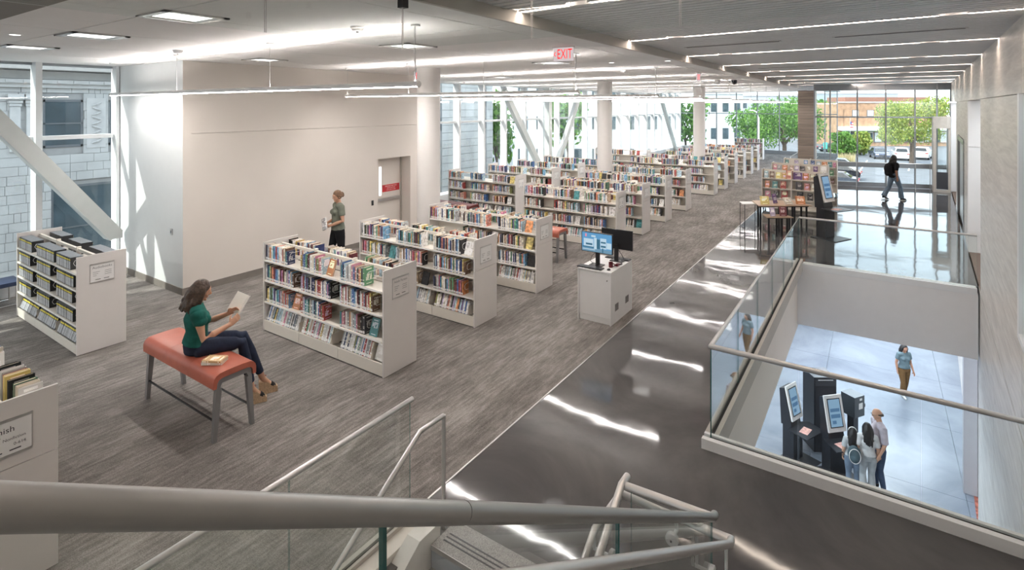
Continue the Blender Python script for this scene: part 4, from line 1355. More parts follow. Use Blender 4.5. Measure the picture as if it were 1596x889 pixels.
cand = []
for s in SPECS:
    vw = view(s['pos'])
    s['d'] = vw[2] if vw else 1e9
    s['in'] = bool(vw and -30 < vw[0] < 1620 and 0 < vw[1] < 920)
    hid = False
    if s['case'] == 'the second fiction bookcase' and s['side'] < 0 and s['level'] >= 2 and s['bay'] == 'left bay': hid = True
    if s['case'] == 'the third fiction bookcase' and s['side'] < 0 and s['level'] >= 1 and s['bay'] == 'left bay': hid = True
    s['hid'] = hid
books = sorted([s for s in SPECS if s['kind'] == 'book' and s['in'] and not s['hid']], key=lambda s: s['d'] + (1.5 if s['side'] > 0 else 0))
single = books[:296]
single_ids = {id(s) for s in single}
LEV = ['top shelf', 'second shelf', 'third shelf', 'bottom shelf']
LEV_A = ['top shelf', 'second shelf', 'third shelf', 'fourth shelf', 'bottom shelf']
proto = None
used = {}
for s in single:
    if proto is None:
        root = link('book', ME_COVER)
        c1 = link('pages', ME_PAGES, root)
        c2 = link('spine_label', ME_LABEL, root)
        proto = root
    else:
        root = copy_tree(proto)
    root.matrix_world = s['M']
    nm, rgb = PAL[s['c']]
    k = 0.85 + 0.3 * RND.random()
    root.color = (min(1, rgb[0] * k), min(1, rgb[1] * k), min(1, rgb[2] * k), 1)
    side = '' if s['side'] < 0 else 'far side '
    if s['n'] == 99: lb = f"{nm} display book leaning in {s['bay']}, {side}{LEV[s['level']]} of {s['case']}"
    else: lb = f"{nm} book, {ORD[s['n']]} in {s['bay']}, {side}{LEV[s['level']]} of {s['case']}"
    tag(root, lb, 'book', 'books on ' + s['case'])

def stuff_books(name, label, specs):
    mb = MB()
    cols = []
    for s in specs:
        rgb = PAL[s['c']][1]
        k = 0.8 + 0.4 * RND.random()
        # cover box with recessed page top, and the label on near ones
        b0 = len(mb.f)
        mb.box(-.5, .5, 0, 1, 0, 0.975, s['M'], mi=0)
        mb.box(-.36, .36, .05, .96, 0.975, 0.985, s['M'], mi=1)
        cols += [(rgb[0] * k, rgb[1] * k, rgb[2] * k, 1)] * 16
        if s['d'] < 22 and s['n'] != 99:
            mb.box(-.42, .42, -.008, 0, .05, .18, s['M'], mi=2)
            cols += [(1, 1, 1, 1)] * 8
    me = mb.mesh(name, [M_cover_far, M_pages, M_label])
    at = me.color_attributes.new('cover', 'FLOAT_COLOR', 'POINT')
    at.data.foreach_set('color', [c for q in cols for c in q])
    o = link(name, me)
    return tag(o, label, 'books', None, 'stuff')

rest = [s for s in SPECS if s['kind'] == 'book' and id(s) not in single_ids and not (s['hid'])]
stuff_books('book_rows', 'all the other small books in rows on the farther bookcases', rest)

# audiobook cases
M_acase = plain('audio_case_black', (0.025, 0.027, 0.03), 0.35)
M_atop = plain('audio_case_top', (0.20, 0.22, 0.24), 0.4)
M_aband = plain('audio_yellow_band', (0.80, 0.68, 0.08), 0.5)
mbm = MB().box(-.49, .49, 0, 1, 0, .985, mi=0).box(-.485, .485, 0.01, 1, .985, 1.0, mi=1)
ME_AC = mbm.mesh('case', [M_acase, M_atop])
ME_AL = MB().box(-.40, .40, -.012, 0, .05, .68).mesh('spine_label', plain('audio_label', (0.52, 0.54, 0.57), 0.5, vary=0.25, scale=4))
ME_AB = MB().box(-.49, .49, -.010, 0, .74, .86).mesh('yellow_band', M_aband)
proto = None
for s in [q for q in SPECS if q['kind'] == 'audio' and (q['side'] < 0 or q['level'] == 0)]:
    if proto is None:
        proto = root = link('audiobook_case', ME_AC)
        link('spine_label', ME_AL, root)
        link('yellow_band', ME_AB, root)
    else: root = copy_tree(proto)
    root.matrix_world = s['M']
    side = '' if s['side'] < 0 else 'window side '
    tag(root, f"black audiobook case, {ORD[s['n']]} in {s['bay']}, {side}{LEV_A[s['level']]} of audiobook bookcase", 'audiobook', 'audiobook cases by the left window')
# ------------------------------------------------------------------ furniture
M_leather = plain('coral_leather', (0.45, 0.125, 0.08), 0.36, vary=0.06, scale=9, bump=0.06, bscale=160)
M_darkred = plain('dark_red_leather', (0.14, 0.022, 0.020), 0.36, vary=0.06, scale=9)
M_leg = plain('bench_leg_grey', (0.27, 0.27, 0.275), 0.4, metal=0.35, vary=0.03)
M_rod = plain('bench_rod_black', (0.03, 0.03, 0.032), 0.25, metal=0.6)


def bench(label, x0, x1, yc, m, group='leather benches'):
    o = thing('leather_bench', label, 'bench', ((x0 + x1) / 2, yc, 0), 0, group)
    L = x1 - x0
    outer = [(-.235, .575), (-.235, .645), (-.226, .68), (-.205, .708), (-.17, .725), (-.08, .732), (.08, .732), (.17, .725), (.205, .708), (.226, .68), (.235, .645), (.235, .575)]
    inner = [(.200, .572), (.196, .625), (.178, .655), (.14, .668), (-.14, .668), (-.178, .655), (-.196, .625), (-.200, .572)]
    prof = outer + inner
    n = len(prof)
    for k in range(3):
        a = -L / 2 + L * k / 3 + (0.0015 if k else 0)
        b = -L / 2 + L * (k + 1) / 3 - (0.0015 if k < 2 else 0)
        v = [(x, y, z) for x in (a, b) for y, z in prof]
        f = [(i, (i + 1) % n, n + (i + 1) % n, n + i) for i in range(n)]
        no = len(outer)
        caps = []
        ii = list(range(len(inner)))
        # end caps as strips between the outer and inner outline
        io = [no + len(inner) - 1 - i for i in range(len(inner))]      # inner, left to right
        mapo = [0, 1, 3, 4, 5 + 2, 8, 10, 11]
        for q in range(len(io) - 1):
            lo, hi = mapo[q], mapo[q + 1]
            poly = [io[q], io[q + 1]] + list(range(hi, lo - 1, -1))
            caps.append(tuple(poly))
            caps.append(tuple(n + i for i in reversed(poly)))
        c = MB().add(v, f + caps).build('cushion', m, o)
        autosmooth(c, 40)
    for sx in (-1, 1):
        xa = sx * (L / 2 - 0.02)
        fr = [(-.194, .56), (-.190, .625), (-.174, .648), (-.14, .660), (.14, .660), (.174, .648), (.190, .625), (.194, .56), (.155, .56), (.135, .605), (-.135, .605), (-.155, .56)]
        nn = len(fr)
        xs = sorted((xa, xa - sx * 0.05))
        v = [(x, y, z) for x in xs for y, z in fr]
        f = [(i, (i + 1) % nn, nn + (i + 1) % nn, nn + i) for i in range(nn)]
        for poly in ((0, 1, 2, 10, 11), (2, 3, 4, 5, 9, 10), (5, 6, 7, 8, 9)):
            f.append(tuple(reversed(poly)))
            f.append(tuple(nn + i for i in poly))
        MB().add(v, f).build('top_arch', M_leg, o)
        for sy in (-1, 1):
            vv = []
            for z, ya, yb in ((0.0, .190, .228), (.56, .135, .197)):
                for x, y in ((xs[0], ya), (xs[1], ya), (xs[1], yb), (xs[0], yb)):
                    vv.append((x, sy * y, z))
            fc = [(0, 3, 2, 1), (4, 5, 6, 7), (0, 1, 5, 4), (1, 2, 6, 5), (2, 3, 7, 6), (3, 0, 4, 7)]
            MB().add(vv, fc).build('leg', M_leg, o)
    for sy in (-1, 1):
        MB().tube([(-L / 2 + 0.05, sy * .195, .215), (L / 2 - 0.05, sy * .195, .215)], 0.012, 8).build('stretcher', M_rod, o)
    return o


bench('coral leather bench on grey legs, with the reading woman seated on it', -7.37, -5.74, 3.19, M_leather)
bench('coral leather bench seen end on behind the third bookcase', -7.55, -5.93, 10.93, M_leather)
bench('dark red leather bench by the window beyond the column', -11.2, -9.45, 12.15, M_darkred)
bench('small coral bench far off among the window side stacks', -10.6, -9.0, 23.3, M_leather)
# navy bench by the left facade
o = thing('window_bench', 'navy cushioned bench with thin steel legs by the left window', 'bench', (-12.9, 2.15, 0))
MB().box(-.25, .25, -1.0, 1.0, .36, .43).build('cushion', plain('navy_vinyl', (0.02, 0.035, 0.09), 0.4), o)
for sx in (-1, 1):
    for sy in (-1, 1):
        MB().tube([(sx * .2, sy * .93, 0.0), (sx * .2, sy * .93, .355)], 0.012, 8).build('leg', M_steel, o)
    MB().tube([(sx * .2, -.93, 0.02), (sx * .2, .93, 0.02)], 0.01, 8).build('foot_bar', M_steel, o)

# ---- public catalogue computer stand
k = thing('computer_stand', 'white computer cabinet standing at the carpet edge', 'cabinet', (-3.825, 8.555, 0))
W, Dp, Ht = 0.295, 0.455, 0.86
MB().box(-W, W, -Dp, Dp, Ht - 0.022, Ht).build('top_panel', M_white, k)
for sx in (-1, 1):
    MB().box(sx * W, sx * (W - 0.02), -Dp, Dp, 0.0, Ht - 0.024).build('side_panel', M_white, k)
MB().box(-W + 0.021, W - 0.021, -Dp + 0.05, Dp - 0.05, 0.10, Ht - 0.03).build('carcass', M_white, k)
for sy in (-1, 1):
    dd = MB().box(-W + 0.024, W - 0.024, sy * (Dp - 0.012), sy * (Dp - 0.03), 0.11, Ht - 0.035).build('door', M_white, k)
    yk = sy * (Dp - 0.012)
    MB().tube([(W - 0.07, yk, 0.72), (W - 0.07, yk + sy * 0.012, 0.72)], 0.008, 10).build('lock', M_black, dd)
    MB().box(-W + 0.024, W - 0.024, sy * (Dp - 0.03), sy * (Dp - 0.045), 0.0, 0.10).build('toe_kick', M_white, k)
for yc in (-0.22, 0.22):
    gm = MB().box(W, W + 0.003, yc - 0.07, yc + 0.07, 0.19, 0.31)
    gr = gm.build('vent_grille', plain('grille_grey', (0.42, 0.40, 0.40), 0.5), k)
    for q in range(6):
        MB().box(W + 0.003, W + 0.005, yc - 0.065, yc + 0.065, 0.20 + q * 0.018, 0.208 + q * 0.018).build('grille_slat', M_darkgrey, gr)
M_scr_sky = emit('screen_sky', (0.16, 0.42, 0.72), 0.43)
M_scr_cloud = emit('screen_cloud', (0.62, 0.80, 0.92), 0.46)
M_scr_bld = emit('screen_pale', (0.55, 0.72, 0.86), 0.49)
M_scr_dk = emit('screen_teal', (0.07, 0.20, 0.30), 0.41)
M_scr_road = emit('screen_road', (0.22, 0.40, 0.55), 0.41)
M_scr_pink = emit('screen_pink', (0.85, 0.35, 0.45), 0.46)


def monitor(label, x, y, rz, facing_screen):
    o = thing('computer_monitor', label, 'monitor', (x, y, 0.861), rz)
    MB().box(-.11, .11, -.10, .09, 0, .014).build('stand_base', M_black, o)
    MB().cbox((0, .045, .15), (.07, .028, .29)).build('stand_column', M_black, o)
    MB().cbox((0, .02, .38), (.565, .035, .335)).build('screen_housing', M_black, o)
    p = MB()
    # picture of a pale modern building under blue sky
    def q(x0, x1, z0, z1, d, mi):
        p.box(x0, x1, .0018 - d, .0022, z0, z1, mi=mi)
    q(-.272, .272, .222, .538, .0, 0)
    q(-.272, .272, .222, .278, .0006, 4)
    q(-.24, -.06, .30, .435, .0010, 2)
    q(-.20, -.08, .33, .36, .0014, 3)
    q(-.20, -.08, .385, .42, .0014, 1)
    q(-.26, -.05, .285, .305, .0014, 3)
    q(-.05, .0, .27, .46, .0012, 1)
    q(.0, .06, .28, .44, .0010, 3)
    q(.065, .175, .29, .465, .0012, 2)
    q(.075, .165, .315, .345, .0016, 3)
    q(.075, .165, .385, .41, .0016, 3)
    q(.18, .265, .30, .40, .0010, 1)
    q(-.10, -.02, .47, .50, .0008, 1)
    q(-.215, -.185, .465, .515, .0010, 5)
    q(.10, .12, .225, .30, .0014, 3)
    q(-.26, -.03, .25, .262, .0012, 1)
    s = p.build('screen_picture', [M_scr_sky, M_scr_cloud, M_scr_bld, M_scr_dk, M_scr_road, M_scr_pink], o)
    MB().tube([(-.05, .06, .2), (-.13, .09, .12), (-.14, .05, .05), (-.06, .02, .004), (0.0, 0.05, .006)], .004, 6).build('cable', M_black, o)
    return o


monitor('black monitor showing a blue building picture, facing the stair', -3.90, 8.36, 0.0, True)
monitor('black monitor seen from its back, facing down the room', -3.72, 8.82, PI, False)
def keyboard(label, x, y, rz):
    o = thing('computer_keyboard', label, 'keyboard', (x, y, 0.861), rz)
    MB().box(-.22, .22, -.065, .065, 0, .014).build('base', M_black, o)
    kb = MB()
    for r in range(5):
        for c in range(15):
            kb.cbox((-.2 + c * .0285, -.05 + r * .025, .017), (.022, .019, .006))
    tag(kb.build('keys', M_darkgrey, o), kind='stuff')
keyboard('black keyboard in front of the lit monitor', -3.93, 8.19, 0.0)
keyboard('black keyboard behind the dark monitor', -3.76, 8.94, PI)
o = thing('computer_mouse', 'small black mouse beside the front keyboard', 'mouse', (-3.62, 8.22, 0.861))
autosmooth(MB().lathe([(.02, 0), (.03, .004), (.03, .014), (.02, .026), (.006, .03)], n=16).build('body', M_black, o))
MB().cbox((0, .02, .03), (.004, .012, .004)).build('wheel', M_darkgrey, o)
o = thing('mug', 'dark red mug on the computer cabinet', 'mug', (-3.66, 8.40, 0.861))
M_mug = plain('mug_red', (0.11, 0.008, 0.015), 0.3)
autosmooth(MB().lathe([(.034, 0), (.036, .006), (.036, .085), (.032, .085), (.032, .012), (.001, .012)], n=20).build('body', M_mug, o))
MB().tube([(.034, 0, .07), (.06, 0, .065), (.064, 0, .04), (.055, 0, .022), (.034, 0, .018)], .006, 8).build('handle', M_mug, o)
o = thing('barcode_scanner', 'dark red hand scanner lying behind the mug', 'scanner', (-3.60, 8.53, 0.861))
MB().cbox((0, 0, .02), (.05, .09, .03)).build('head', M_mug, o)
MB().tube([(0, .03, .02), (.02, .08, .014), (.03, .12, .012)], .012, 8).build('handle', M_black, o)

# ---- books beside the woman
def loose_book(label, loc, size, rgb, rz=0, tilt=0.0, lying=True, rx=0.0):
    t, d, h = size
    root = link('book', ME_COVER)
    link('pages', ME_PAGES, root)
    M = Matrix.Translation(loc) @ Matrix.Rotation(rz, 4, 'Z')
    if lying: M = M @ Matrix.Rotation(rx, 4, 'X') @ Matrix.Rotation(PI / 2, 4, 'Y') @ Matrix.Translation((-t / 2, 0, -h / 2))
    else: M = M @ Matrix.Rotation(PI / 2, 4, 'Z') @ Matrix.Rotation(tilt, 4, 'Y')
    root.matrix_world = M @ Matrix.Diagonal((t, d, h, 1))
    root.color = (*rgb, 1)
    return tag(root, label, 'book')
loose_book('white book, lower of the two lying on the bench', (-5.98, 3.055, 0.7335), (.028, .15, .22), (.80, .78, .72), 0.62)
loose_book('white and tan picture book, upper of the two lying on the bench', (-5.98, 3.05, 0.7625), (.02, .145, .215), (.72, .50, .26), 0.52)

# ---- display shelves, tables and kiosk beyond the void
FACE = {n: c for n, c in PAL}
def display_case(label, x0, x1, y0, rows, tag_name):
    o = thing('display_bookcase', label, 'bookcase', ((x0 + x1) / 2, y0 + .25, 0), 0, 'face out display bookcases')
    hw = (x1 - x0) / 2
    for sx in (-1, 1): MB().box(sx * hw, sx * (hw - .02), -.25, .25, .09, 1.40).build('end_panel', M_shelf, o)
    MB().box(-.012, .012, -.24, .24, .1, 1.39).build('divider', M_shelf, o)
    MB().box(-hw + .021, hw - .021, -.01, .01, .1, 1.385).build('back_panel', M_shelf, o)
    for z in (1.10, .77, .44, .12):
        for a, b in ((-hw + .022, -.014), (.014, hw - .022)):
            for s in (-1, 1):
                MB().box(a, b, s * .012, s * .24, z - .016, z).box(a, b, s * .235, s * .245, z - .016, z + .018).build('ledge', M_shelf, o)
    for sx in (-1, 1):
        for sy in (-1, 1):
            c = MB().tube([(sx * (hw - .05) - .012, sy * .2, .04), (sx * (hw - .05) + .012, sy * .2, .04)], .04, 14).build('caster', M_black, o)
            MB().cbox((sx * (hw - .05), sy * .2, .075), (.05, .05, .03)).build('caster_plate', M_darkgrey, c)
    n = 0
    for ri, (z, items) in enumerate(rows):
        for (fx, w, h, col) in items:
            n += 1
            t = .014
            root = link('book', ME_COVER)
            link('pages', ME_PAGES, root)
            X = x0 + fx * (x1 - x0)
            M = (Matrix.Translation((X - w / 2, y0 + .085, z + .004)) @ Matrix.Rotation(-.20, 4, 'X') @ Matrix.Rotation(-PI / 2, 4, 'Z') @ Matrix.Diagonal((t, w, h, 1)))
            root.matrix_world = M
            root.color = (*FACE[col], 1)
            tag(root, f'{col} book shown face out, {ORD[[q[0] for q in items].index(fx)]} on {["top", "second", "third", "lowest"][ri]} ledge of {tag_name}', 'book', 'face out books')
    return o
display_case('cream display bookcase on casters, front one of three', -3.22, -1.42, 20.0, [
    (1.10, [(.07, .13, .24, 'pale blue'), (.17, .14, .23, 'brown'), (.28, .15, .21, 'yellow'), (.37, .15, .21, 'mustard'), (.46, .20, .30, 'coral'), (.60, .26, .24, 'purple'), (.73, .17, .23, 'orange'), (.84, .16, .22, 'tan'), (.93, .15, .24, 'charcoal')]),
    (.77, [(.09, .15, .24, 'orange'), (.22, .16, .24, 'teal'), (.36, .17, .25, 'red'), (.62, .19, .26, 'charcoal'), (.75, .16, .23, 'coral'), (.86, .16, .24, 'cream')]),
    (.44, [(.10, .16, .22, 'pink'), (.24, .15, .24, 'black'), (.38, .19, .26, 'red'), (.64, .18, .26, 'black'), (.80, .16, .24, 'black')])], 'front display')
display_case('cream display bookcase on casters, middle one of three', -3.28, -1.42, 22.5, [
    (1.10, [(.06, .12, .23, 'pink'), (.14, .14, .22, 'grey'), (.24, .17, .22, 'orange'), (.36, .14, .22, 'tan'), (.45, .14, .22, 'lilac'), (.55, .16, .21, 'charcoal'), (.66, .14, .22, 'cream'), (.78, .14, .23, 'purple'), (.92, .22, .25, 'white')]),
    (.77, [(.90, .15, .23, 'coral')])], 'middle display')
display_case('cream display bookcase on casters, rear one of three', -3.15, -1.26, 24.75, [
    (1.10, [(.06, .12, .22, 'teal'), (.24, .15, .22, 'lilac'), (.42, .14, .24, 'sky blue'), (.55, .14, .24, 'blue'), (.66, .15, .21, 'pale blue'), (.77, .18, .21, 'orange'), (.87, .13, .22, 'teal'), (.95, .10, .2, 'pink')]),
    (.77, [(.90, .14, .22, 'green')]), (.44, [(.91, .15, .24, 'brown')])], 'rear display')

M_oak = plain('pale_oak', (0.50, 0.36, 0.25), 0.45, vary=0.12, scale=3)
def trap_table(label, loc, w, dp, zt, top_m, rz, legs):
    o = thing('display_table', label, 'table', loc, rz)
    MB().prism([(0, 0), (w, 0), (w * .93, dp), (w * .12, dp)], zt - .022, zt).build('tabletop', top_m, o)
    for lx, ly in legs:
        MB().box(lx - .022, lx + .022, ly - .014, ly + .014, 0.0, zt - .023).build('leg', M_black, o)
    MB().box(.05, w - .05, .10, .13, zt - .06, zt - .024).build('rail', M_black, o)
    return o
trap_table('taller oak display table with black legs and books', (-2.72, 16.45, 0), 1.5, .85, .75, M_oak, YAW, [(.10, .12), (.62, .12), (.85, .12), (1.06, .12), (1.25, .12), (1.4, .12), (.3, .7), (1.3, .7)])
trap_table('lower oak display table tucked in front of the taller one', (-2.44, 16.02, 0), .72, .42, .53, M_oak, YAW, [(.08, .08), (.30, .10), (.45, .10), (.64, .08), (.2, .34), (.55, .34)])
o = thing('wire_side_table', 'small white table with thin black wire legs at the carpet edge', 'table', (-3.05, 17.0, 0), YAW)
MB().prism([(-.3, -.2), (.22, -.2), (.3, .2), (-.22, .2)], .70, .72).build('tabletop', M_white, o)
for sx in (-1, 1):
    MB().tube([(sx * .22, -.16, .70), (sx * .22, -.16, .012), (sx * .22, .16, .012), (sx * .22, .16, .70)], .009, 6).build('wire_leg', M_black, o)
def tl(x, y): return (-2.72 + x * cy_ - y * sy_, 16.45 + x * sy_ + y * cy_)
def stand_book(label, x, y, z, w, h, col, yaw=0.0, lean=.25):
    root = link('book', ME_COVER)
    link('pages', ME_PAGES, root)
    X, Y = tl(x, y)
    root.matrix_world = Matrix.Translation((X, Y, z)) @ Matrix.Rotation(YAW + yaw, 4, 'Z') @ Matrix.Rotation(-lean, 4, 'X') @ Matrix.Rotation(-PI / 2, 4, 'Z') @ Matrix.Diagonal((.016, w, h, 1))
    root.color = (*FACE[col], 1)
    tag(root, label, 'book')
stand_book('yellow picture book standing at the left of the taller table', .12, .14, .754, .26, .24, 'yellow', .1)
stand_book('purple and white book standing on the taller table', .56, .30, .754, .17, .27, 'purple', .5)
stand_book('white book with picture lying back on the taller table', .82, .14, .754, .24, .24, 'cream', .1, .75)
stand_book('black and orange book lying back at the right of taller table', 1.16, .22, .754, .25, .24, 'orange', -.2, .5)
def tl(x, y): return (-2.44 + x * cy_ - y * sy_, 16.02 + x * sy_ + y * cy_)
stand_book('purple and white book leaning on the lower table', .14, .10, .533, .17, .24, 'lilac', .3)
stand_book('yellow and maroon book standing on the lower table', .42, .16, .533, .19, .25, 'maroon', -.1)

# ---- self checkout kiosks
M_kiosk = plain('kiosk_black', (0.02, 0.022, 0.028), 0.35)
M_kframe = plain('kiosk_frame_pale', (0.70, 0.68, 0.66), 0.4)
M_kscr = emit('kiosk_screen', (0.30, 0.48, 0.68), 0.43)
M_kscr2 = emit('kiosk_screen_dark', (0.12, 0.24, 0.42), 0.41)
M_card = plain('pink_card', (0.75, 0.42, 0.36), 0.5, vary=0.3, scale=20)
def kiosk(label, x, y, z, rz):
    """patron side is local -Y"""
    o = thing('self_checkout_kiosk', label, 'kiosk', (x, y, z), rz, 'self checkout kiosks')
    MB().box(-.36, .36, -.42, .26, 0, .015).build('foot_plate', M_kiosk, o)
    MB().box(-.20, .20, -.06, .20, .016, .80).build('pedestal', M_kiosk, o)
    v = []
    for xx in (-.20, .20):
        v += [(xx, -.02, .80), (xx, .24, .80), (xx, .28, 1.62), (xx, .17, 1.66)]
    MB().add(v, [(3, 2, 1, 0), (4, 5, 6, 7), (0, 1, 5, 4), (1, 2, 6, 5), (2, 3, 7, 6), (3, 0, 4, 7)]).build('body', M_kiosk, o)
    M = Matrix.Translation((0, .058, 1.32)) @ Matrix.Rotation(-.22, 4, 'X')
    fr = MB().box(-.225, .225, -.035, 0, -.37, .40, M).build('screen_frame', M_kframe, o)
    MB().box(-.165, .165, -.040, -.0351, -.28, .33, M).build('bezel', M_black, fr)
    s = MB().box(-.145, .145, -.042, -.0401, -.26, .31, M, mi=0)
    for q, (a, b, c_, d_) in enumerate(((-.12, .12, .05, .12), (-.12, .12, -.08, .0), (-.10, .0, -.2, -.13))):
        s.box(a, b, -.0425, -.042, c_, d_, M, mi=1)
    s.build('screen', [M_kscr, M_kscr2], fr)
    MB().prism([(-.38, -.46), (.32, -.50), (.38, -.1), (.22, .02), (-.30, .02)], .785, .805).build('tray', M_kiosk, o)
    MB().cbox((-.05, -.26, .807), (.30, .18, .004), .15).build('scan_card', M_card, o)
    MB().cbox((.0, .205, 1.0), (.16, .012, .06)).build('side_label', M_label, o)
    return o
kiosk('self checkout kiosk with pale framed screen on the upper floor', -1.07, 16.85, 0, math.radians(63))
kx, ky = (1240 - 798) / 844 * 12.8, 12.8
kiosk('self checkout kiosk on the lower floor, left one of two', kx * cy_ - ky * sy_, kx * sy_ + ky * cy_, ZL, math.radians(68))
kx, ky = (1303 - 798) / 844 * 12.3, 12.3
kiosk('self checkout kiosk on the lower floor, right one where the family stands', kx * cy_ - ky * sy_, kx * sy_ + ky * cy_, ZL, math.radians(44))
def at(px, d): 
    l = (px - 798) / 844 * d
    return l * cy_ - d * sy_, l * sy_ + d * cy_
x, y = at(1277, 13.3)
o = thing('black_locker', 'tall black hold locker on the lower floor between the kiosks', 'locker', (x, y, ZL), YAW)
MB().box(-.27, .27, -.25, .25, 0, 1.80).build('body', M_kiosk, o)
MB().box(-.25, .25, -.262, -.251, .05, 1.58).build('door', M_kiosk, o)
MB().box(-.24, .24, -.27, -.251, 1.60, 1.72).build('header', M_darkgrey, o)
MB().box(-.18, .18, -.272, -.27, 1.735, 1.75).build('lit_line', M_label, o)
x, y = at(1329, 12.9)
o = thing('payment_box', 'dark payment box on a post behind the man', 'kiosk', (x, y, ZL), YAW + .4)
MB().box(-.16, .16, -.16, .16, .0, .02).build('foot_plate', M_kiosk, o)
MB().box(-.08, .08, -.08, .08, .02, 1.02).build('post', M_kiosk, o)
MB().box(-.17, .17, -.17, .17, 1.02, 1.50).build('box', plain('box_slate', (0.06, 0.075, 0.09), 0.4), o)
MB().box(-.03, .10, -.174, -.171, 1.20, 1.34).build('label_card', M_label, o)
MB().box(.0, .08, -.174, -.171, 1.40, 1.45).build('label_card', M_label, o)
MB().cbox((.2, -.1, 1.24), (.05, .1, .08)).build('card_reader', M_black, o)

# slot lamps added out of view to light the lower storey
for k in range(5):
    yy0 = 3.0 + 5.2 * k
    o = thing('slot_light', f'added hidden slot light of the lower storey, {ORD[k]} from the camera', 'light', (-6.0, yy0, ZLC))
    MB().box(0, 3.6, -.05, .05, -.012, -.002).build('diffuser', M_fill_low, o)
    MB().box(-.02, 3.62, -.075, .075, -.002, 0).build('housing', M_white, o)

M_fillpanel = emit('added_fill_panel', (0.80, 0.90, 1.0), 6.0)  # panels added out of view to brighten the lower floor and void fascia
for k, (xa, ya) in enumerate(((-0.6, 16.5), (-0.6, 19.5), (0.3, 22.5), (-3.2, 11.6), (-3.2, 8.4))):
    o = thing('added_light_panel', f'added hidden ceiling light panel of the lower storey, {ORD[k]} from the void', 'light', (xa, ya, ZLC + (0.07 if ya > 13 else 0)))
    MB().box(-1.0, 1.3, -1.2, 1.2, -.03, -.004).build('diffuser', M_fillpanel, o)
    MB().box(-1.04, 1.34, -1.24, 1.24, -.006, 0).build('frame', M_white, o)
# ------------------------------------------------------------------ outside
ZG = -3.9
M_asph = plain('asphalt', (0.15, 0.16, 0.175), 0.9, vary=0.15, scale=0.8)
M_side = plain('sidewalk', (0.48, 0.47, 0.45), 0.9, vary=0.08)
g = MB()
g.box(-90, 200, 47, 260, ZG - .3, ZG)
g.box(4.6, 200, 29.7, 47, ZG - .3, ZG)
g.box(-2.0, 4.6, 30.9, 47, ZG - .3, ZG)
g.box(-90, -14.2, -60, 47, ZG - .3, ZG)
gr = g.build('ground', M_asph)
tag(gr, 'grey asphalt street and car park outside the windows', kind='structure')
M_terra = plain('pale_stone_block', (0.40, 0.395, 0.385), 0.75, vary=0.12, scale=1.3, bump=0.1, bscale=12)
M_terra2 = plain('pale_stone_trim', (0.43, 0.42, 0.41), 0.75, vary=0.08, scale=3)
M_winout = plain('outside_window_glass', (0.05, 0.075, 0.09), 0.08, vary=0.3, scale=1.2)
M_winframe = plain('outside_window_frame', (0.10, 0.11, 0.12), 0.5)
b = thing('stone_building', 'pale stone block building with ornate capitals across the left street', 'building', (-21, 10, ZG))
def bb_(mb, name, m, par=None):
    o = mb.build(name, m, par or b)
    if par is None: o.location = (21, -10, -ZG)
    return o
XB0 = -21.0
bb_(MB().box(-33, XB0 - .06, -8, 29, ZG, 9.0), 'wall_core', plain('mortar_grey', (0.27, 0.265, 0.26), 0.9))
wins = [(5.71, 6.72, 2.26, 3.74), (7.40, 8.4, 2.26, 3.74), (9.1, 10.1, 2.26, 3.74), (3.2, 4.3, 2.26, 3.74), (23.2, 23.95, 2.1, 3.9), (27.6, 28.3, 2.1, 3.9), (5.91, 10.4, -1.6, 1.05)]
def covered(y0, y1, z0, z1):
    return any(y1 > a - .02 and y0 < c - .0 and z1 > e - .02 and z0 < f_ for a, c, e, f_ in wins)
nb = 0
row = 0
z = -1.55
BH = .275
while z < 4.0:
    y = 3.6 + (0.0 if row % 2 else .22)
    while y < 8.9:
        w_ = RND.choice([.44, .44, .44, .58, .22]) if row % 2 else RND.choice([.44, .62, .44, .16])
        segs_ = [(y, y + w_)]
        for a_, c_, e_, f_ in wins:
            if z + BH > e_ + .01 and z < f_ - .01:
                ns = []
                for p0, p1 in segs_:
                    if p1 <= a_ or p0 >= c_: ns.append((p0, p1))
                    else:
                        if p0 < a_ - .06: ns.append((p0, a_))
                        if p1 > c_ + .06: ns.append((c_, p1))
                segs_ = ns
        for p0, p1 in segs_:
            if nb < 298:
                bb_(MB().box(XB0 - .05, XB0 + RND.uniform(-.005, .007), p0 + .005, p1 - .005, z + .005, z + BH - .005), 'stone_block', M_terra)
                nb += 1
        y += w_
    z += BH
    row += 1
far = MB()
zz = ZG
while zz < 9.0:
    far.box(XB0 - .07, XB0 - .005, 11.2, 22.9, zz + .01, zz + .44)
    for a, c in ((22.9, 23.2), (23.95, 27.6), (28.3, 29)):
        far.box(XB0 - .07, XB0 - .005, a, c, zz + .01, zz + .44)
    zz += .45
tag(bb_(far, 'far_stone_courses', M_terra), kind='stuff')
for a, c, e, f_ in wins:
    w = bb_(MB().box(XB0 - .055, XB0 - .03, a, c, e, e + .07).box(XB0 - .055, XB0 - .03, a, c, f_ - .07, f_).box(XB0 - .055, XB0 - .03, a, a + .06, e, f_).box(XB0 - .055, XB0 - .03, c - .06, c, e, f_).box(XB0 - .055, XB0 - .03, a, c, (e + f_) / 2 - .02, (e + f_) / 2 + .02), 'window_frame', M_winframe)
    MB().box(XB0 - .056, XB0 - .05, a + .06, c - .06, e + .07, (e + f_) / 2 - .02).build('pane', M_winout, w)
    MB().box(XB0 - .056, XB0 - .05, a + .06, c - .06, (e + f_) / 2 + .02, f_ - .07).build('pane', M_winout, w)
bb_(MB().box(XB0 - .08, XB0 + .25, 1.5, 12, 4.22, 4.34).box(XB0 - .08, XB0 + .12, 1.5, 12, 4.10, 4.22), 'cornice', M_terra2)
ros = MB()
for k in range(26): ros.cbox((XB0 + .26, 1.7 + k * .4, 4.28), (.04, .22, .08))
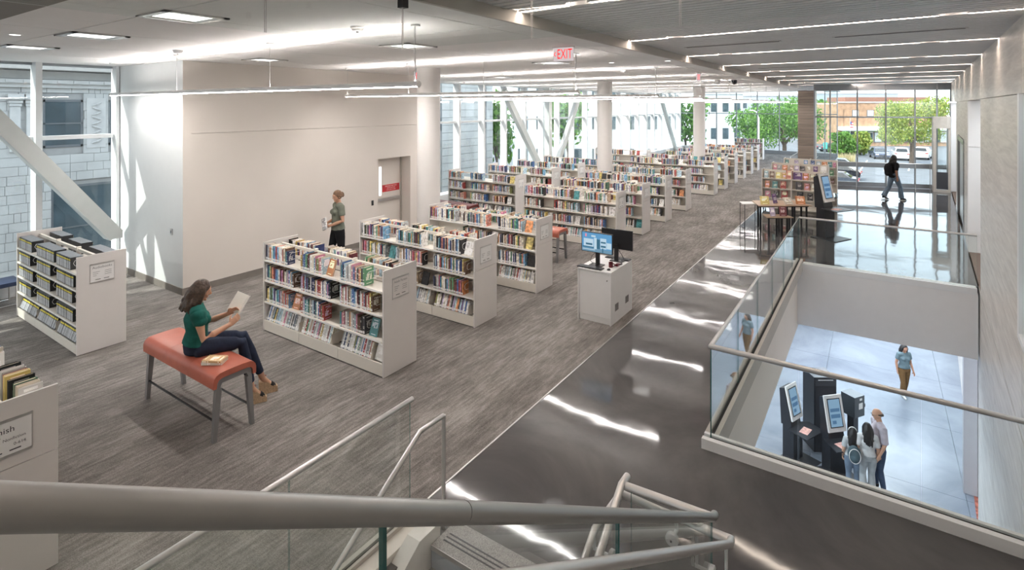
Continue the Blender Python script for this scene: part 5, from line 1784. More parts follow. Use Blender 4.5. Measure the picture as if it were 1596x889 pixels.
tag(bb_(ros, 'cornice_rosettes', M_terra2), kind='stuff')
bb_(MB().box(XB0 - .08, XB0 + .7, 1.5, 12, 4.62, 4.9), 'cornice_soffit', plain('soffit_stone', (0.34, 0.32, 0.30), 0.9))
bb_(MB().box(XB0 - .08, XB0 + .06, 1.5, 12, 4.36, 4.60), 'frieze', M_terra2)
for yc in (5.05, 5.42, 8.8):
    p_ = bb_(MB().box(XB0 - .06, XB0 + .10, yc - .12, yc + .12, 2.2, 3.45), 'pilaster', M_terra2)
    cp = MB()
    for s in range(5): cp.box(XB0 - .06, XB0 + .10 + .035 * s, yc - .12 - .02 * s, yc + .12 + .02 * s, 3.45 + s * .09, 3.53 + s * .09)
    cp.tube([(XB0 + .2, yc - .2, 3.78), (XB0 + .2, yc + .2, 3.78)], .06, 10)
    cp.build('capital', M_terra2, p_)
for yc in (7.06,):
    q = bb_(MB().box(XB0 - .06, XB0 + .03, yc - .26, yc + .26, 2.2, 3.8), 'ornament_panel', M_terra2)
    oo = MB()
    for s in range(9):
        oo.tube([(XB0 + .03, yc - .12 + .24 * (s % 2), 2.35 + s * .15), (XB0 + .07, yc, 2.40 + s * .15), (XB0 + .03, yc + .12 - .24 * (s % 2), 2.45 + s * .15)], .03, 6)
    oo.build('carved_scroll', M_terra2, q)
bb_(MB().box(XB0 - .055, XB0 - .01, 2.2, 11.0, ZG, -1.56).box(XB0 - .055, XB0 - .01, 0, 3.58, -1.56, 4.1).box(XB0 - .055, XB0 - .01, 10.45, 11.2, -1.56, 4.1), 'plain_wall', M_terra)

# --- leaves and trees
def leaf_mat(name, a, b_):
    m, nt, bs = new_mat(name)
    ge = node(nt, 'ShaderNodeNewGeometry')
    rp = node(nt, 'ShaderNodeValToRGB')
    rp.color_ramp.elements[0].color = (*a, 1)
    rp.color_ramp.elements[1].color = (*b_, 1)
    nt.links.new(ge.outputs['Random Per Island'], rp.inputs['Fac'])
    nt.links.new(rp.outputs['Color'], bs.inputs['Base Color'])
    bs.inputs['Roughness'].default_value = 0.6
    tr = node(nt, 'ShaderNodeBsdfTranslucent')
    nt.links.new(rp.outputs['Color'], tr.inputs['Color'])
    mx = node(nt, 'ShaderNodeMixShader')
    mx.inputs[0].default_value = 0.35
    nt.links.new(bs.outputs[0], mx.inputs[1])
    nt.links.new(tr.outputs[0], mx.inputs[2])
    nt.links.new(mx.outputs[0], nt.nodes['Material Output'].inputs['Surface'])
    return m
M_leaf = leaf_mat('leaf_green', (0.045, 0.13, 0.025), (0.20, 0.38, 0.07))
M_leafy = leaf_mat('leaf_yellow_green', (0.10, 0.19, 0.03), (0.42, 0.46, 0.10))
M_grassdry = leaf_mat('dry_grass', (0.30, 0.24, 0.12), (0.62, 0.54, 0.32))
M_bark = plain('bark', (0.12, 0.09, 0.07), 0.9, vary=0.2)
def foliage(blobs, n, size, rng):
    mb = MB()
    tot = sum(r[0] * r[1] * r[2] for _, r in blobs) ** 0.5
    w = [(r[0] * r[1] * r[2]) ** .67 for _, r in blobs]
    for _ in range(n):
        c, r = rng.choices(blobs, w)[0]
        u, th = rng.uniform(-1, 1), rng.uniform(0, 2 * PI)
        k = rng.uniform(.55, 1.05)
        s = math.sqrt(1 - u * u)
        p = Vector((c[0] + r[0] * k * s * math.cos(th), c[1] + r[1] * k * s * math.sin(th), c[2] + r[2] * k * u))
        e = Euler((rng.uniform(0, 6.3), rng.uniform(0, 6.3), rng.uniform(0, 6.3))).to_matrix()
        a, b_ = e @ Vector((size * rng.uniform(.6, 1.3), 0, 0)), e @ Vector((0, size * rng.uniform(.4, .8), 0))
        mb.add([p - a, p - b_ * .9, p + a, p + b_ * .9], [(0, 1, 2, 3)])
    return mb
def tree(label, px, d, h, rad, n=1800, m=None, size=.32, cat='tree', name='leafy_tree', z0=None, seed=1):
    rng = random.Random(seed)
    x, y = at(px, d)
    o = thing(name, label, cat, (x, y, ZG if z0 is None else z0))
    MB().tube([(0, 0, 0), (.05, 0, h * .3), (-.05, .1, h * .62)], [rad * .07, rad * .055, rad * .025], 8).build('trunk', M_bark, o)
    for q in range(3):
        a = q * 2.1 + .4
        MB().tube([(0, 0, h * .33), (rad * .3 * math.cos(a), rad * .3 * math.sin(a), h * .52), (rad * .6 * math.cos(a), rad * .6 * math.sin(a), h * .66)], [rad * .04, rad * .028, rad * .012], 6).build('branch', M_bark, o)
    lowf = .45 if cat == 'shrub' else 1.0
    blobs = [((0, 0, h * .66 * (.7 if cat == 'shrub' else 1)), (rad * .75, rad * .75, h * .30 * (1.5 if cat == 'shrub' else 1)))]
    for q in range(8):
        a = rng.uniform(0, 6.28)
        k = rng.uniform(.35, .7)
        blobs.append(((rad * k * math.cos(a), rad * k * math.sin(a), h * rng.uniform(.42 * lowf, .86 * (.85 if cat == 'shrub' else 1))), (rad * .45, rad * .45, h * .17)))
    tag(foliage(blobs, n, size, rng).build('foliage', m or M_leaf, o), kind='stuff')
    return o
tree('tall green tree beyond the far left window, right of the lamp post', 1222, 62, 8.9, 4.0, 8000, M_leaf, .15, seed=3)
tree('green tree beyond the far left window, left of the lamp post', 1172, 72, 7.2, 3.4, 3800, M_leaf, .19, seed=4)
tree('big yellow-green tree before the brick building', 1421, 66, 8.6, 4.3, 9500, M_leafy, .14, seed=5)
tree('slim young street tree by the brick shop front', 1379, 86, 4.8, 1.0, 500, M_leafy, .22, seed=6)
tree('low round green shrub left of the parked cars', 1314, 80, 4.0, 2.0, 2600, M_leaf, .22, 'shrub', 'round_shrub', seed=7)
tree('low round green shrub nearest the dark blue car', 1341, 82, 4.0, 1.7, 2600, M_leafy, .22, 'shrub', 'round_shrub', seed=8)
tree('tree in the gap beside the stone building', 774, 44, 9.0, 1.9, 1000, M_leaf, .30, seed=9)
tree('tree behind the facade right of the middle column', 885, 52, 9.2, 2.2, 900, M_leaf, .30, seed=10)
tree('tree behind the third column', 1068, 68, 8.6, 2.6, 1000, M_leaf, .32, seed=11)
tree('small dark green tree far behind the brick building', 1280, 170, 9.6, 6.0, 500, M_leaf, .8, seed=12)
# dry grass strip
rng = random.Random(5)
gm = MB()
for _ in range(1500):
    x, y = at(rng.uniform(1268, 1332), rng.uniform(68, 75))
    hgt, a = rng.uniform(.5, 1.2), rng.uniform(0, 6.28)
    dx, dy = math.cos(a) * .06, math.sin(a) * .06
    lx, ly = rng.uniform(-.3, .3), rng.uniform(-.3, .3)
    gm.add([(x - dx, y - dy, ZG), (x + dx, y + dy, ZG), (x + lx, y + ly, ZG + hgt)], [(0, 1, 2)])
tag(gm.build('dry_grass', M_grassdry), 'pale dry ornamental grass in front of the shrubs', 'grass', None, 'stuff')

# --- brick building with shop front
M_brick = plain('tan_brick', (0.36, 0.22, 0.135), 0.9, vary=0.25, scale=1.4)
M_brick2 = plain('dark_roof_brick', (0.24, 0.13, 0.10), 0.9, vary=0.2)
x, y = at(1306, 100)
bk = thing('brick_building', 'tan brick shop building with white awning across the car park', 'building', (x, y, ZG), YAW)
S = 100 / 844
def bx(p0, p1, y0, y1, d0, d1, name, m, par=None):
    """pixel columns and rows at distance 100 turned to metres on the facade"""
    return MB().box((p0 - 1306) * S, (p1 - 1306) * S, d0, d1, (165 - y1) * S + 3.55 - ZG, (165 - y0) * S + 3.55 - ZG).build(name, m, par or bk)
bx(1306, 1475, 160, 229, 0, 12, 'wall', M_brick)
bx(1306, 1475, 158.5, 160.5, -.15, .3, 'parapet', M_terra2)
bx(1338, 1475, 151, 158.5, 4, 10, 'roof_storey', M_brick2)
bx(1306, 1475, 197, 203, -1.4, -.02, 'awning', M_white)
bx(1306, 1475, 203, 204.2, -1.42, -1.2, 'awning_edge', plain('awning_green', (0.05, 0.16, 0.12), 0.7))
bx(1304.5, 1313, 170.5, 197, -.2, .0, 'corner_pier', M_brick)
for p0, p1, dark in ((1328, 1338, 0), (1351, 1361.5, 0), (1375, 1385, 1), (1400, 1410, 0)):
    w = bx(p0, p1, 171.5, 181.5, -.06, -.01, 'window', M_winframe)
    bx(p0 + .8, p1 - .8, 172.3, 180.7, -.09, -.061, 'pane', M_winout if dark else plain('blind_white', (0.72, 0.76, 0.80), 0.5), w)
for k, p0 in enumerate(range(1310, 1470, 13)):
    w = bx(p0, p0 + 11.5, 206, 222, -.10, -.01, 'shop_window', M_winframe if k % 3 else M_white)
    bx(p0 + .7, p0 + 10.8, 206.8, 221, -.13, -.101, 'pane', M_winout if k % 2 else plain('shop_pale', (0.55, 0.58, 0.58), 0.4), w)
# flag on the awning front
x, y = at(1325, 97)
fl = thing('flag', 'small striped flag on a pole at the shop front', 'flag', (x, y, ZG), YAW)
MB().tube([(0, 0, 0), (0, 0, 5.4)], .04, 6).build('pole', M_steel, fl)
for q in range(5):
    MB().box(.03, .55, -.01, .01, 3.5 + q * .22, 3.7 + q * .22).build('stripe', plain('flag_red', (0.5, 0.05, 0.06), 0.7) if q % 2 == 0 else M_white, fl)
MB().box(.03, .28, -.014, .014, 4.16, 4.6).build('canton', plain('flag_blue', (0.05, 0.08, 0.25), 0.7), fl)
# other buildings
def block(label, p0, p1, ytop, d, m, wcols, wrows, deep=12):
    x, y = at(p0, d)
    o = thing('far_building', label, 'building', (x, y, ZG), YAW)
    s = d / 844
    W_, Hh = (p1 - p0) * s, (165 - ytop) * s + 3.55 - ZG
    MB().box(0, W_, 0, deep, 0, Hh).build('wall', m, o)
    MB().box(-.1, W_ + .1, -.15, deep, Hh, Hh + .4).build('roof_edge', M_terra2, o)
    for c in range(wcols):
        for r in range(wrows):
            x0 = W_ * (c + .25) / wcols
            z0 = Hh * (r + .35) / max(1, wrows)
            w = MB().box(x0, x0 + W_ * .5 / wcols, -.06, -.01, z0, z0 + Hh * .4 / wrows).build('window', M_winframe, o)
            MB().box(x0 + .08, x0 + W_ * .5 / wcols - .08, -.09, -.061, z0 + .08, z0 + Hh * .4 / wrows - .08).build('pane', M_winout, w)
    return o
M_bw = plain('white_render', (0.50, 0.53, 0.54), 0.8)
M_bg = plain('grey_render', (0.36, 0.39, 0.43), 0.8)
block('white rendered building with dark windows beyond the far left window', 1085, 1158, 147, 95, M_bw, 4, 2)
block('long grey industrial building behind the trees', 1150, 1260, 150, 150, M_bg, 6, 2)
block('grey flat building behind the brick shop building', 1262, 1400, 146.5, 190, M_bg, 6, 1)
block('red brown building at the left edge of the car park', 1270, 1300, 168, 130, M_brick2, 3, 2)
block('pale tall building far along the left facade', 800, 1060, 118, 60, M_bw, 9, 3)
# lamp post with a long arm and traffic signals
x, y = at(1182, 58)
o = thing('lamp_post', 'tall pale lamp post with curved top beyond the far left window', 'lamp post', (x, y, ZG), YAW)
MB().tube([(0, 0, 0), (0, 0, 6.2)], [.14, .10], 10).build('pole', M_alu, o)
MB().tube([(0, 0, 6.2), (-.2, 0, 6.8), (-.7, 0, 7.0)], .05, 8).build('arm', M_alu, o)
MB().tube([(0, 0, 3.0), (-4.8, 0, 3.25)], [.09, .06], 8).build('signal_arm', M_alu, o)
MB().cbox((-.8, 0, 6.96), (.4, .18, .08)).build('lamp_head', M_steel, o)
x, y = at(1286, 74)
o = thing('street_sign_post', 'black post with a small teal sign outside the right window', 'sign post', (x, y, ZG), YAW)
MB().tube([(0, 0, 0), (0, 0, 5.0)], .05, 8).build('post', M_black, o)
MB().cbox((0, -.06, 2.0), (.55, .03, .9)).build('sign_plate', plain('sign_teal', (0.10, 0.50, 0.45), 0.5), o)

# parking bay lines
pl = MB()
for p0, d0, p1, d1 in ((1386, 72, 1378, 62), (1420, 72, 1416, 62), (1352, 74, 1340, 62), (1452, 72, 1456, 62)):
    a, b_ = Vector(at(p0, d0)), Vector(at(p1, d1))
    nrm = Vector((-(b_ - a).y, (b_ - a).x)).normalized() * .08
    pl.add([(a.x - nrm.x, a.y - nrm.y, ZG + .006), (b_.x - nrm.x, b_.y - nrm.y, ZG + .006), (b_.x + nrm.x, b_.y + nrm.y, ZG + .006), (a.x + nrm.x, a.y + nrm.y, ZG + .006)], [(0, 1, 2, 3)])
pl.build('bay_lines', M_white, gr)

# --- cars
M_tyre = plain('tyre', (0.015, 0.015, 0.015), 0.8)
M_rim = plain('rim', (0.55, 0.56, 0.58), 0.3, metal=0.8)
M_carwin = plain('car_window', (0.02, 0.025, 0.03), 0.05)
M_tail = plain('tail_lamp', (0.55, 0.02, 0.02), 0.3)
M_head = plain('head_lamp', (0.85, 0.87, 0.9), 0.2)
def car(label, px, d, rz, col, suv=False, name='car'):
    x, y = at(px, d)
    o = thing(name, label, 'car', (x, y, ZG), rz)
    paint = plain('car_paint', col, 0.25, coat=0.6)
    hs = 1.18 if suv else 1.0
    side = [(-2.2, .35), (-2.25, .75 * hs), (-2.1, .95 * hs), (-1.55, 1.0 * hs), (1.0, .98 * hs), (1.95, .85 * hs), (2.2, .65 * hs), (2.2, .35)]
    cab = [(-2.0 if suv else -1.7, .97 * hs), (-1.75 if suv else -1.15, 1.42 * hs), (.15, 1.44 * hs), (1.0, .96 * hs)]
    def ext(pr, w, name, m, par, w2=None):
        n = len(pr)
        w2 = w2 or w
        v = [(px_, -w if z < 1.1 * hs else -w2, z) for px_, z in pr] + [(px_, w if z < 1.1 * hs else w2, z) for px_, z in pr]
        f = [tuple(range(n)), tuple(reversed(range(n, 2 * n)))] + [((i + 1) % n, i, n + i, n + (i + 1) % n) for i in range(n)]
        return MB().add(v, f).build(name, m, par)
    bd = ext(side, .88, 'body', paint, o)
    cb = ext(cab, .82, 'cabin', paint, o, .64)
    ins = [(cab[0][0] + .12, 1.0 * hs), (cab[1][0] + .1, 1.37 * hs), (.12, 1.39 * hs), (.86, 1.0 * hs)]
    ext(ins, .835, 'side_windows', M_carwin, cb, .665)
    MB().add([(cab[0][0] - .02, -.66, 1.03 * hs), (cab[0][0] - .02, .66, 1.03 * hs), (cab[1][0] - .03, .56, 1.38 * hs), (cab[1][0] - .03, -.56, 1.38 * hs)], [(0, 1, 2, 3)]).build('rear_window', M_carwin, cb)
    MB().add([(.99, -.66, 1.0 * hs), (.99, .66, 1.0 * hs), (.2, .56, 1.41 * hs), (.2, -.56, 1.41 * hs)], [(3, 2, 1, 0)]).build('windscreen', M_carwin, cb)
    for wx in (-1.38, 1.38):
        for sy in (-1, 1):
            w = MB().tube([(wx, sy * .70, .33), (wx, sy * .90, .33)], .33, 20).build('wheel', M_tyre, o)
            MB().tube([(wx, sy * .895, .33), (wx, sy * .915, .33)], .21, 14).build('rim', M_rim, w)
    for sy in (-1, 1):
        MB().cbox((-2.235, sy * .68, .80 * hs), (.05, .32, .13)).build('tail_lamp', M_tail, o)
        MB().cbox((2.17, sy * .64, .68 * hs), (.08, .34, .12)).build('head_lamp', M_head, o)
        MB().cbox((.75, sy * .95, 1.02 * hs), (.12, .16, .1)).build('door_mirror', paint, o)
    MB().cbox((-2.26, 0, .58 * hs), (.02, .5, .12)).build('number_plate', M_label, o)
    MB().cbox((2.21, 0, .5 * hs), (.02, .9, .18)).build('grille', M_black, o)
    return o
def away(px): return YAW + PI / 2 - math.atan((px - 798) / 844)        # nose pointing away from the camera
car('dark blue car parked left of the white one', 1370, 77, away(1370) + PI + .2, (0.03, 0.045, 0.09))
car('white parked sport utility car seen from behind', 1403.5, 75, away(1403) + .08, (0.80, 0.81, 0.83), True)
car('white parked car right of the bigger white one', 1438, 76, away(1438) - .1, (0.76, 0.77, 0.79), True)
car('black car in the car park, partly hidden by the display shelves', 1302, 55.5, away(1302) + PI / 2 - .12, (0.012, 0.013, 0.018))
car('pale silver car behind the dry grass', 1300, 62.5, away(1300) + PI / 2, (0.45, 0.50, 0.54))
car('dark grey car beside the display shelves, mostly hidden', 1294, 50, away(1294) + PI / 2 - .1, (0.06, 0.07, 0.09))
car('dark car waiting on the street beyond the shrubs', 1298, 88, YAW + .1, (0.04, 0.045, 0.06))
# ------------------------------------------------------------------ people
def skin_mat(name, col):
    m = plain(name, col, 0.5, vary=0.05, scale=18)
    b = m.node_tree.nodes['Principled BSDF']
    b.inputs['Subsurface Weight'].default_value = 0.08
    b.inputs['Subsurface Radius'].default_value = (0.02, 0.008, 0.004)
    return m


def cloth_mat(name, col, vary=0.14, scale=10, bump=0.5):
    return plain(name, col, 0.85, vary=vary, scale=scale, bump=bump, bscale=16, spec=0.2)


def loft(mb, pts, rad, n=14, up=(0, 1, 0)):
    """tube with elliptic sections: rad entries r or (rx, ry); ry lies along `up`"""
    pts = [Vector(p) for p in pts]
    b = len(mb.v)
    for i, p in enumerate(pts):
        if i == 0: d = pts[1] - p
        elif i == len(pts) - 1: d = p - pts[-2]
        else: d = (pts[i + 1] - p).normalized() + (p - pts[i - 1]).normalized()
        d.normalize()
        u = Vector(up)
        if abs(d.dot(u)) > 0.95: u = Vector((1, 0, 0)) if abs(d.x) < 0.9 else Vector((0, 0, 1))
        x = d.cross(u).normalized()
        y = x.cross(d).normalized()
        r = rad[i]
        rx, ry = r if isinstance(r, tuple) else (r, r)
        for j in range(n):
            a = 2 * PI * j / n
            q = p + x * rx * math.cos(a) + y * ry * math.sin(a)
            mb.v.append(tuple(q))
    for i in range(len(pts) - 1):
        for j in range(n):
            mb.f.append((b + i * n + j, b + i * n + (j + 1) % n, b + (i + 1) * n + (j + 1) % n, b + (i + 1) * n + j))
            mb.mi.append(0)
    for idx, rev in ((0, True), (len(pts) - 1, False)):
        c = len(mb.v)
        d = (pts[0] - pts[1]) if rev else (pts[-1] - pts[-2])
        r = rad[idx]
        r = min(r) if isinstance(r, tuple) else r
        mb.v.append(tuple(pts[idx] + d.normalized() * r * 0.45))
        for j in range(n):
            a_, b_ = b + idx * n + j, b + idx * n + (j + 1) % n
            mb.f.append((b_, a_, c) if rev else (a_, b_, c))
            mb.mi.append(0)
    return mb


def ball(mb, c, r, M=None, n=14):
    rx, ry, rz = r if isinstance(r, tuple) else (r, r, r)
    v, f = [], []
    rows = n // 2 + 1
    for i in range(rows + 1):
        t = PI * i / rows
        for j in range(n):
            a = 2 * PI * j / n
            p = Vector((rx * math.sin(t) * math.cos(a), ry * math.sin(t) * math.sin(a), rz * math.cos(t)))
            if M is not None: p = M @ p
            v.append(tuple(Vector(c) + p))
    for i in range(rows):
        for j in range(n):
            f.append((i * n + j, (i + 1) * n + j, (i + 1) * n + (j + 1) % n, i * n + (j + 1) % n))
    return mb.add(v, f)


def fuse(name, mb, mat, voxel, parent, smooth=4, fac=0.5):
    me = mb.mesh('tmp')
    o = bpy.data.objects.new('tmp', me)
    COL.objects.link(o)
    r = o.modifiers.new('r', 'REMESH')
    r.mode = 'VOXEL'
    r.voxel_size = voxel
    if smooth:
        s = o.modifiers.new('s', 'SMOOTH')
        s.iterations = smooth
        s.factor = fac
    dg = bpy.context.evaluated_depsgraph_get()
    dg.update()
    out = bpy.data.meshes.new_from_object(o.evaluated_get(dg))
    bpy.data.objects.remove(o)
    out.name = name
    out.materials.clear()
    out.materials.append(mat)
    out.polygons.foreach_set('use_smooth', [True] * len(out.polygons))
    return link(name, out, parent)


def head(mb, c, R, k=1.0):
    """c: centre of the skull, R: rotation matrix (face looks to local +Y)"""
    M = Matrix.Translation(c) @ R.to_4x4() @ Matrix.Scale(k, 4)
    v, f = [], []
    n, rows = 24, 16
    for i in range(rows + 1):
        t = PI * i / rows
        for j in range(n):
            a = 2 * PI * j / n
            x, y, z = math.sin(t) * math.cos(a), math.sin(t) * math.sin(a), math.cos(t)
            X, Y, Z = .074 * x, .095 * y, .112 * z
            if z < 0:
                q = -z
                X *= 1 - .38 * q ** 1.3
                if y > 0: Y *= 1 - .10 * q
                else:
                    Y *= 1 - .50 * q
            if y > 0.55: Y *= .96
            v.append(M @ Vector((X, Y, Z)))
    for i in range(rows):
        for j in range(n):
            f.append((i * n + j, (i + 1) * n + j, (i + 1) * n + (j + 1) % n, i * n + (j + 1) % n))
    mb.add(v, f)
    def P(*p): return M @ Vector(p)
    loft(mb, [P(0, .083, .018), P(0, .098, -.006), P(0, .104, -.022)], [.008 * k, .011 * k, .012 * k], 8)      # nose
    ball(mb, P(-.011, .092, -.026), .009 * k, n=8); ball(mb, P(.011, .092, -.026), .009 * k, n=8)
    loft(mb, [P(-.022, .074, -.052), P(0, .083, -.050), P(.022, .074, -.052)], [.004 * k, .007 * k, .004 * k], 8)  # lips
    loft(mb, [P(-.018, .074, -.060), P(0, .081, -.061), P(.018, .074, -.060)], [.004 * k, .007 * k, .004 * k], 8)
    ball(mb, P(0, .070, -.090), (.022 * k, .016 * k, .016 * k), n=10)                                              # chin
    for s in (-1, 1):
        loft(mb, [P(s * .016, .085, .030), P(s * .034, .080, .034), P(s * .052, .066, .028)], [.005 * k, .006 * k, .004 * k], 8)  # brow
        ball(mb, P(s * .031, .0745, .0155), .0125 * k, n=10)                                                     # eyelid
        ball(mb, P(s * .042, .062, -.025), (.018 * k, .016 * k, .018 * k), n=10)                                  # cheek
        ball(mb, P(s * .075, -.008, -.005), (.010 * k, .018 * k, .030 * k), R, n=10)                              # ear
    return M


def eyes(parent, M, k, mats):
    for s in (-1, 1):
        mb = MB()
        ball(mb, M @ Vector((s * .031, .0755, .009)), .0100 * k, n=10)
        e = mb.build('eye', mats[0], parent, smooth=True)
        mb = MB()
        ball(mb, M @ Vector((s * .031, .0810, .007)), .0056 * k, n=8)
        mb.build('iris', mats[1], e, smooth=True)
    mb = MB()
    loft(mb, [M @ Vector((-.020, .082, -.056)), M @ Vector((0, .0895, -.055)), M @ Vector((.020, .082, -.056))], [.0025 * k, .0045 * k, .0025 * k], 8)
    mb.build('mouth', mats[2], parent, smooth=True)


def hand(mb, wrist, direction, palm_n, k=1.0, curl=0.5, side=1):
    """palm with four unequal bent fingers and a thumb. palm_n: the way the palm looks"""
    d = Vector(direction).normalized()
    pn = Vector(palm_n)
    pn = (pn - d * pn.dot(d)).normalized()
    s = d.cross(pn).normalized() * side            # towards the thumb
    w = Vector(wrist)
    loft(mb, [w - d * .02 * k, w + d * .03 * k, w + d * .085 * k], [(.026 * k, .018 * k), (.038 * k, .015 * k), (.040 * k, .013 * k)], 10, up=pn)
    lens = [.066, .076, .071, .056]
    for i, L in enumerate(lens):
        off = (.030 - i * .020) * k
        p0 = w + d * .078 * k + s * off
        L *= k
        a1, a2, a3 = curl * .5, curl * 1.2, curl * 1.9
        p1 = p0 + (d * math.cos(a1) + pn * math.sin(a1)) * L * .45
        p2 = p1 + (d * math.cos(a2) + pn * math.sin(a2)) * L * .32
        p3 = p2 + (d * math.cos(a3) + pn * math.sin(a3)) * L * .27
        loft(mb, [p0 - d * .012 * k, p0, p1, p2, p3], [.0085 * k, .0095 * k, .0085 * k, .0078 * k, .0062 * k], 8)
    t0 = w + d * .022 * k + s * .028 * k
    t1 = t0 + (s * .75 + d * .6 + pn * .25).normalized() * .036 * k
    t2 = t1 + (s * .25 + d * .8 + pn * .5).normalized() * .030 * k
    t3 = t2 + (d * .8 + pn * .6).normalized() * .024 * k
    loft(mb, [t0 - s * .012 * k, t0, t1, t2, t3], [.012 * k, .0125 * k, .0105 * k, .0095 * k, .007 * k], 8)


EYEM = (plain('eye_white', (0.75, 0.73, 0.70), 0.2), plain('iris_brown', (0.05, 0.03, 0.02), 0.2), plain('lip_rose', (0.42, 0.16, 0.14), 0.45))


def person(name_label, loc, rz, J, skin, top_m, leg_m, shoe_m, hair_fn, voxel=0.0085, female=True, k=1.0, sleeve=0.55, look=None, hands=None, sole_m=None, flare=0.0, shirt_len=0.0, ankles=False, wedge=False, top_name='shirt'):
    """J: joint positions in the person's frame (+Y is forward)"""
    o = thing('person', name_label, 'person', loc, rz)
    V = {q: Vector(p) for q, p in J.items() if not q.startswith('ground')}
    R = (look or Euler((0, 0, 0))).to_matrix()
    b = MB()
    pe, ch, nk, hc = V['pelvis'], V['chest'], V['neck'], V['head']
    be = pe.lerp(ch, .5) + Vector((0, .012, 0))
    fw = Vector((0, 1, 0))
    hipw = .165 if female else .155
    loft(b, [pe - (ch - pe).normalized() * .08, pe, be, ch, nk - (nk - ch).normalized() * .05], [(.12 * k, .10 * k), (hipw * k, .115 * k), (.125 * k, .095 * k), (.155 * k, .11 * k), (.09 * k, .07 * k)], 18)
    loft(b, [nk - (hc - nk).normalized() * .08, nk, nk.lerp(hc, .65)], [.062 * k, .052 * k, .052 * k], 12)
    HM = head(b, hc, R, k)
    for s in ('L', 'R'):
        sh, el, wr = V['shoulder' + s], V['elbow' + s], V['wrist' + s]
        loft(b, [ch.lerp(nk, .55) + (sh - ch) * .25, sh, sh.lerp(el, .5), el, el.lerp(wr, .35), wr], [.07 * k, .056 * k, .046 * k, .038 * k, .037 * k, .025 * k], 12)
        hd = hands.get(s) if hands else None
        if hd: hand(b, wr, hd[0], hd[1], k, hd[2], hd[3])
        else: hand(b, wr, (wr - el), (-1 if s == 'R' else 1, 0, 0) if False else ((1, .1, 0) if s == 'L' else (-1, .1, 0)), k, .55, 1 if s == 'L' else -1)
        hp, kn, an, to = V['hip' + s], V['knee' + s], V['ankle' + s], V['toe' + s]
        loft(b, [hp, hp.lerp(kn, .35), hp.lerp(kn, .8), kn, kn.lerp(an, .3), kn.lerp(an, .7), an], [.092 * k, .085 * k, .062 * k, .055 * k, .056 * k, .042 * k, .034 * k], 14)
        loft(b, [an, an.lerp(to, .5) - Vector((0, 0, .01)), to], [.034 * k, (.036 * k, .028 * k), (.032 * k, .018 * k)], 10)
    fuse('body', b, skin, voxel, o)
    eyes(o, HM, k, EYEM)
    # shirt with short sleeves
    t = MB()
    e = .014
    low = pe + (ch - pe).normalized() * (.02 - shirt_len)
    loft(t, [low, low.lerp(be, .6), be, ch, ch.lerp(nk, .45), nk - (nk - ch) * .13], [((hipw + .030) * k, (.122 + e) * k), ((hipw - .012) * k, (.108 + e) * k), ((.127 + e) * k, (.098 + e) * k), ((.158 + e) * k, (.115 + e) * k), (.125 * k, (.085 + e) * k), (.068 * k, .068 * k)], 20)
    if female:
        for sx in (-1, 1): ball(t, ch + Vector((sx * .07 * k, .085 * k, -.02)), .062 * k)
    for s in ('L', 'R'):
        sh, el = V['shoulder' + s], V['elbow' + s]
        loft(t, [ch.lerp(nk, .5) + (sh - ch) * .25, sh + Vector((0, 0, .004)), sh.lerp(el, sleeve * .6), sh.lerp(el, sleeve)], [.083 * k, .073 * k, .068 * k, .066 * k], 14)
    sh_o = fuse(top_name, t, top_m, .0095, o, 6)
    # trousers
    p = MB()
    loft(p, [pe + (ch - pe).normalized() * .10, pe, pe - (ch - pe).normalized() * .09], [((hipw - .014) * k, .112 * k), ((hipw + .008) * k, .124 * k), (.125 * k, .11 * k)], 20)
    for s in ('L', 'R'):
        hp, kn, an = V['hip' + s], V['knee' + s], V['ankle' + s]
        end = kn.lerp(an, .86 if ankles else .97)
        loft(p, [hp + (hp - kn).normalized() * .03, hp, hp.lerp(kn, .4), hp.lerp(kn, .85), kn, kn.lerp(an, .35), end], [.098 * k, .106 * k, .096 * k, .073 * k, (.064 + flare * .15) * k, (.063 + flare * .4) * k, (.046 + flare) * k], 16)
    fuse('trousers', p, leg_m, .0095, o, 5)
    # shoes
    for s in ('L', 'R'):
        an, to = V['ankle' + s], V['toe' + s]
        d = Vector((to.x - an.x, to.y - an.y, 0))
        d = d.normalized() if d.length > 1e-4 else Vector((0, 1, 0))
        q = MB()
        if wedge:
            tt = (to - an)
            loft(q, [to - tt * .30, to - tt * .08, to + tt.normalized() * .02], [(.040 * k, .030 * k), (.040 * k, .026 * k), (.030 * k, .016 * k)], 12)
            so = fuse('shoe', q, shoe_m, .006, o, 3)
            z0 = min(an.z, to.z) - .02
            heel = an - d * .045
            hw = .036 * k
            sd = Vector((-d.y, d.x, 0)) * hw
            base = J['ground' + s] if 'ground' + s in J else 0.0
            pts = [(heel, an.z - .03), (an + d * .05, an.z - .045), (Vector((to.x, to.y, 0)) + d * .04, to.z - .012)]
            vv = []
            for P0, zt in pts:
                for sg in (-1, 1):
                    vv.append((P0.x + sg * sd.x, P0.y + sg * sd.y, zt))
                    vv.append((P0.x + sg * sd.x * .95, P0.y + sg * sd.y * .95, base if P0 is not pts[2][0] else base + .002))
            F = [(0, 1, 3, 2), (0, 2, 6, 4), (4, 6, 10, 8), (1, 5, 7, 3), (5, 9, 11, 7), (0, 4, 5, 1), (4, 8, 9, 5), (2, 3, 7, 6), (6, 7, 11, 10), (8, 10, 11, 9)]
            wd = MB().add(vv, F).build('wedge_sole', sole_m, so)
            st_ = MB().tube([an + sd * .9 - d * .02 + Vector((0, 0, .01)), an + d * .035 + Vector((0, 0, .028)), an - sd * .9 - d * .02 + Vector((0, 0, .01)), an - d * .045 + Vector((0, 0, .015)), an + sd * .9 - d * .02 + Vector((0, 0, .01))], .004, 6)
            st_.build('ankle_strap', M_strap, so)
        else:
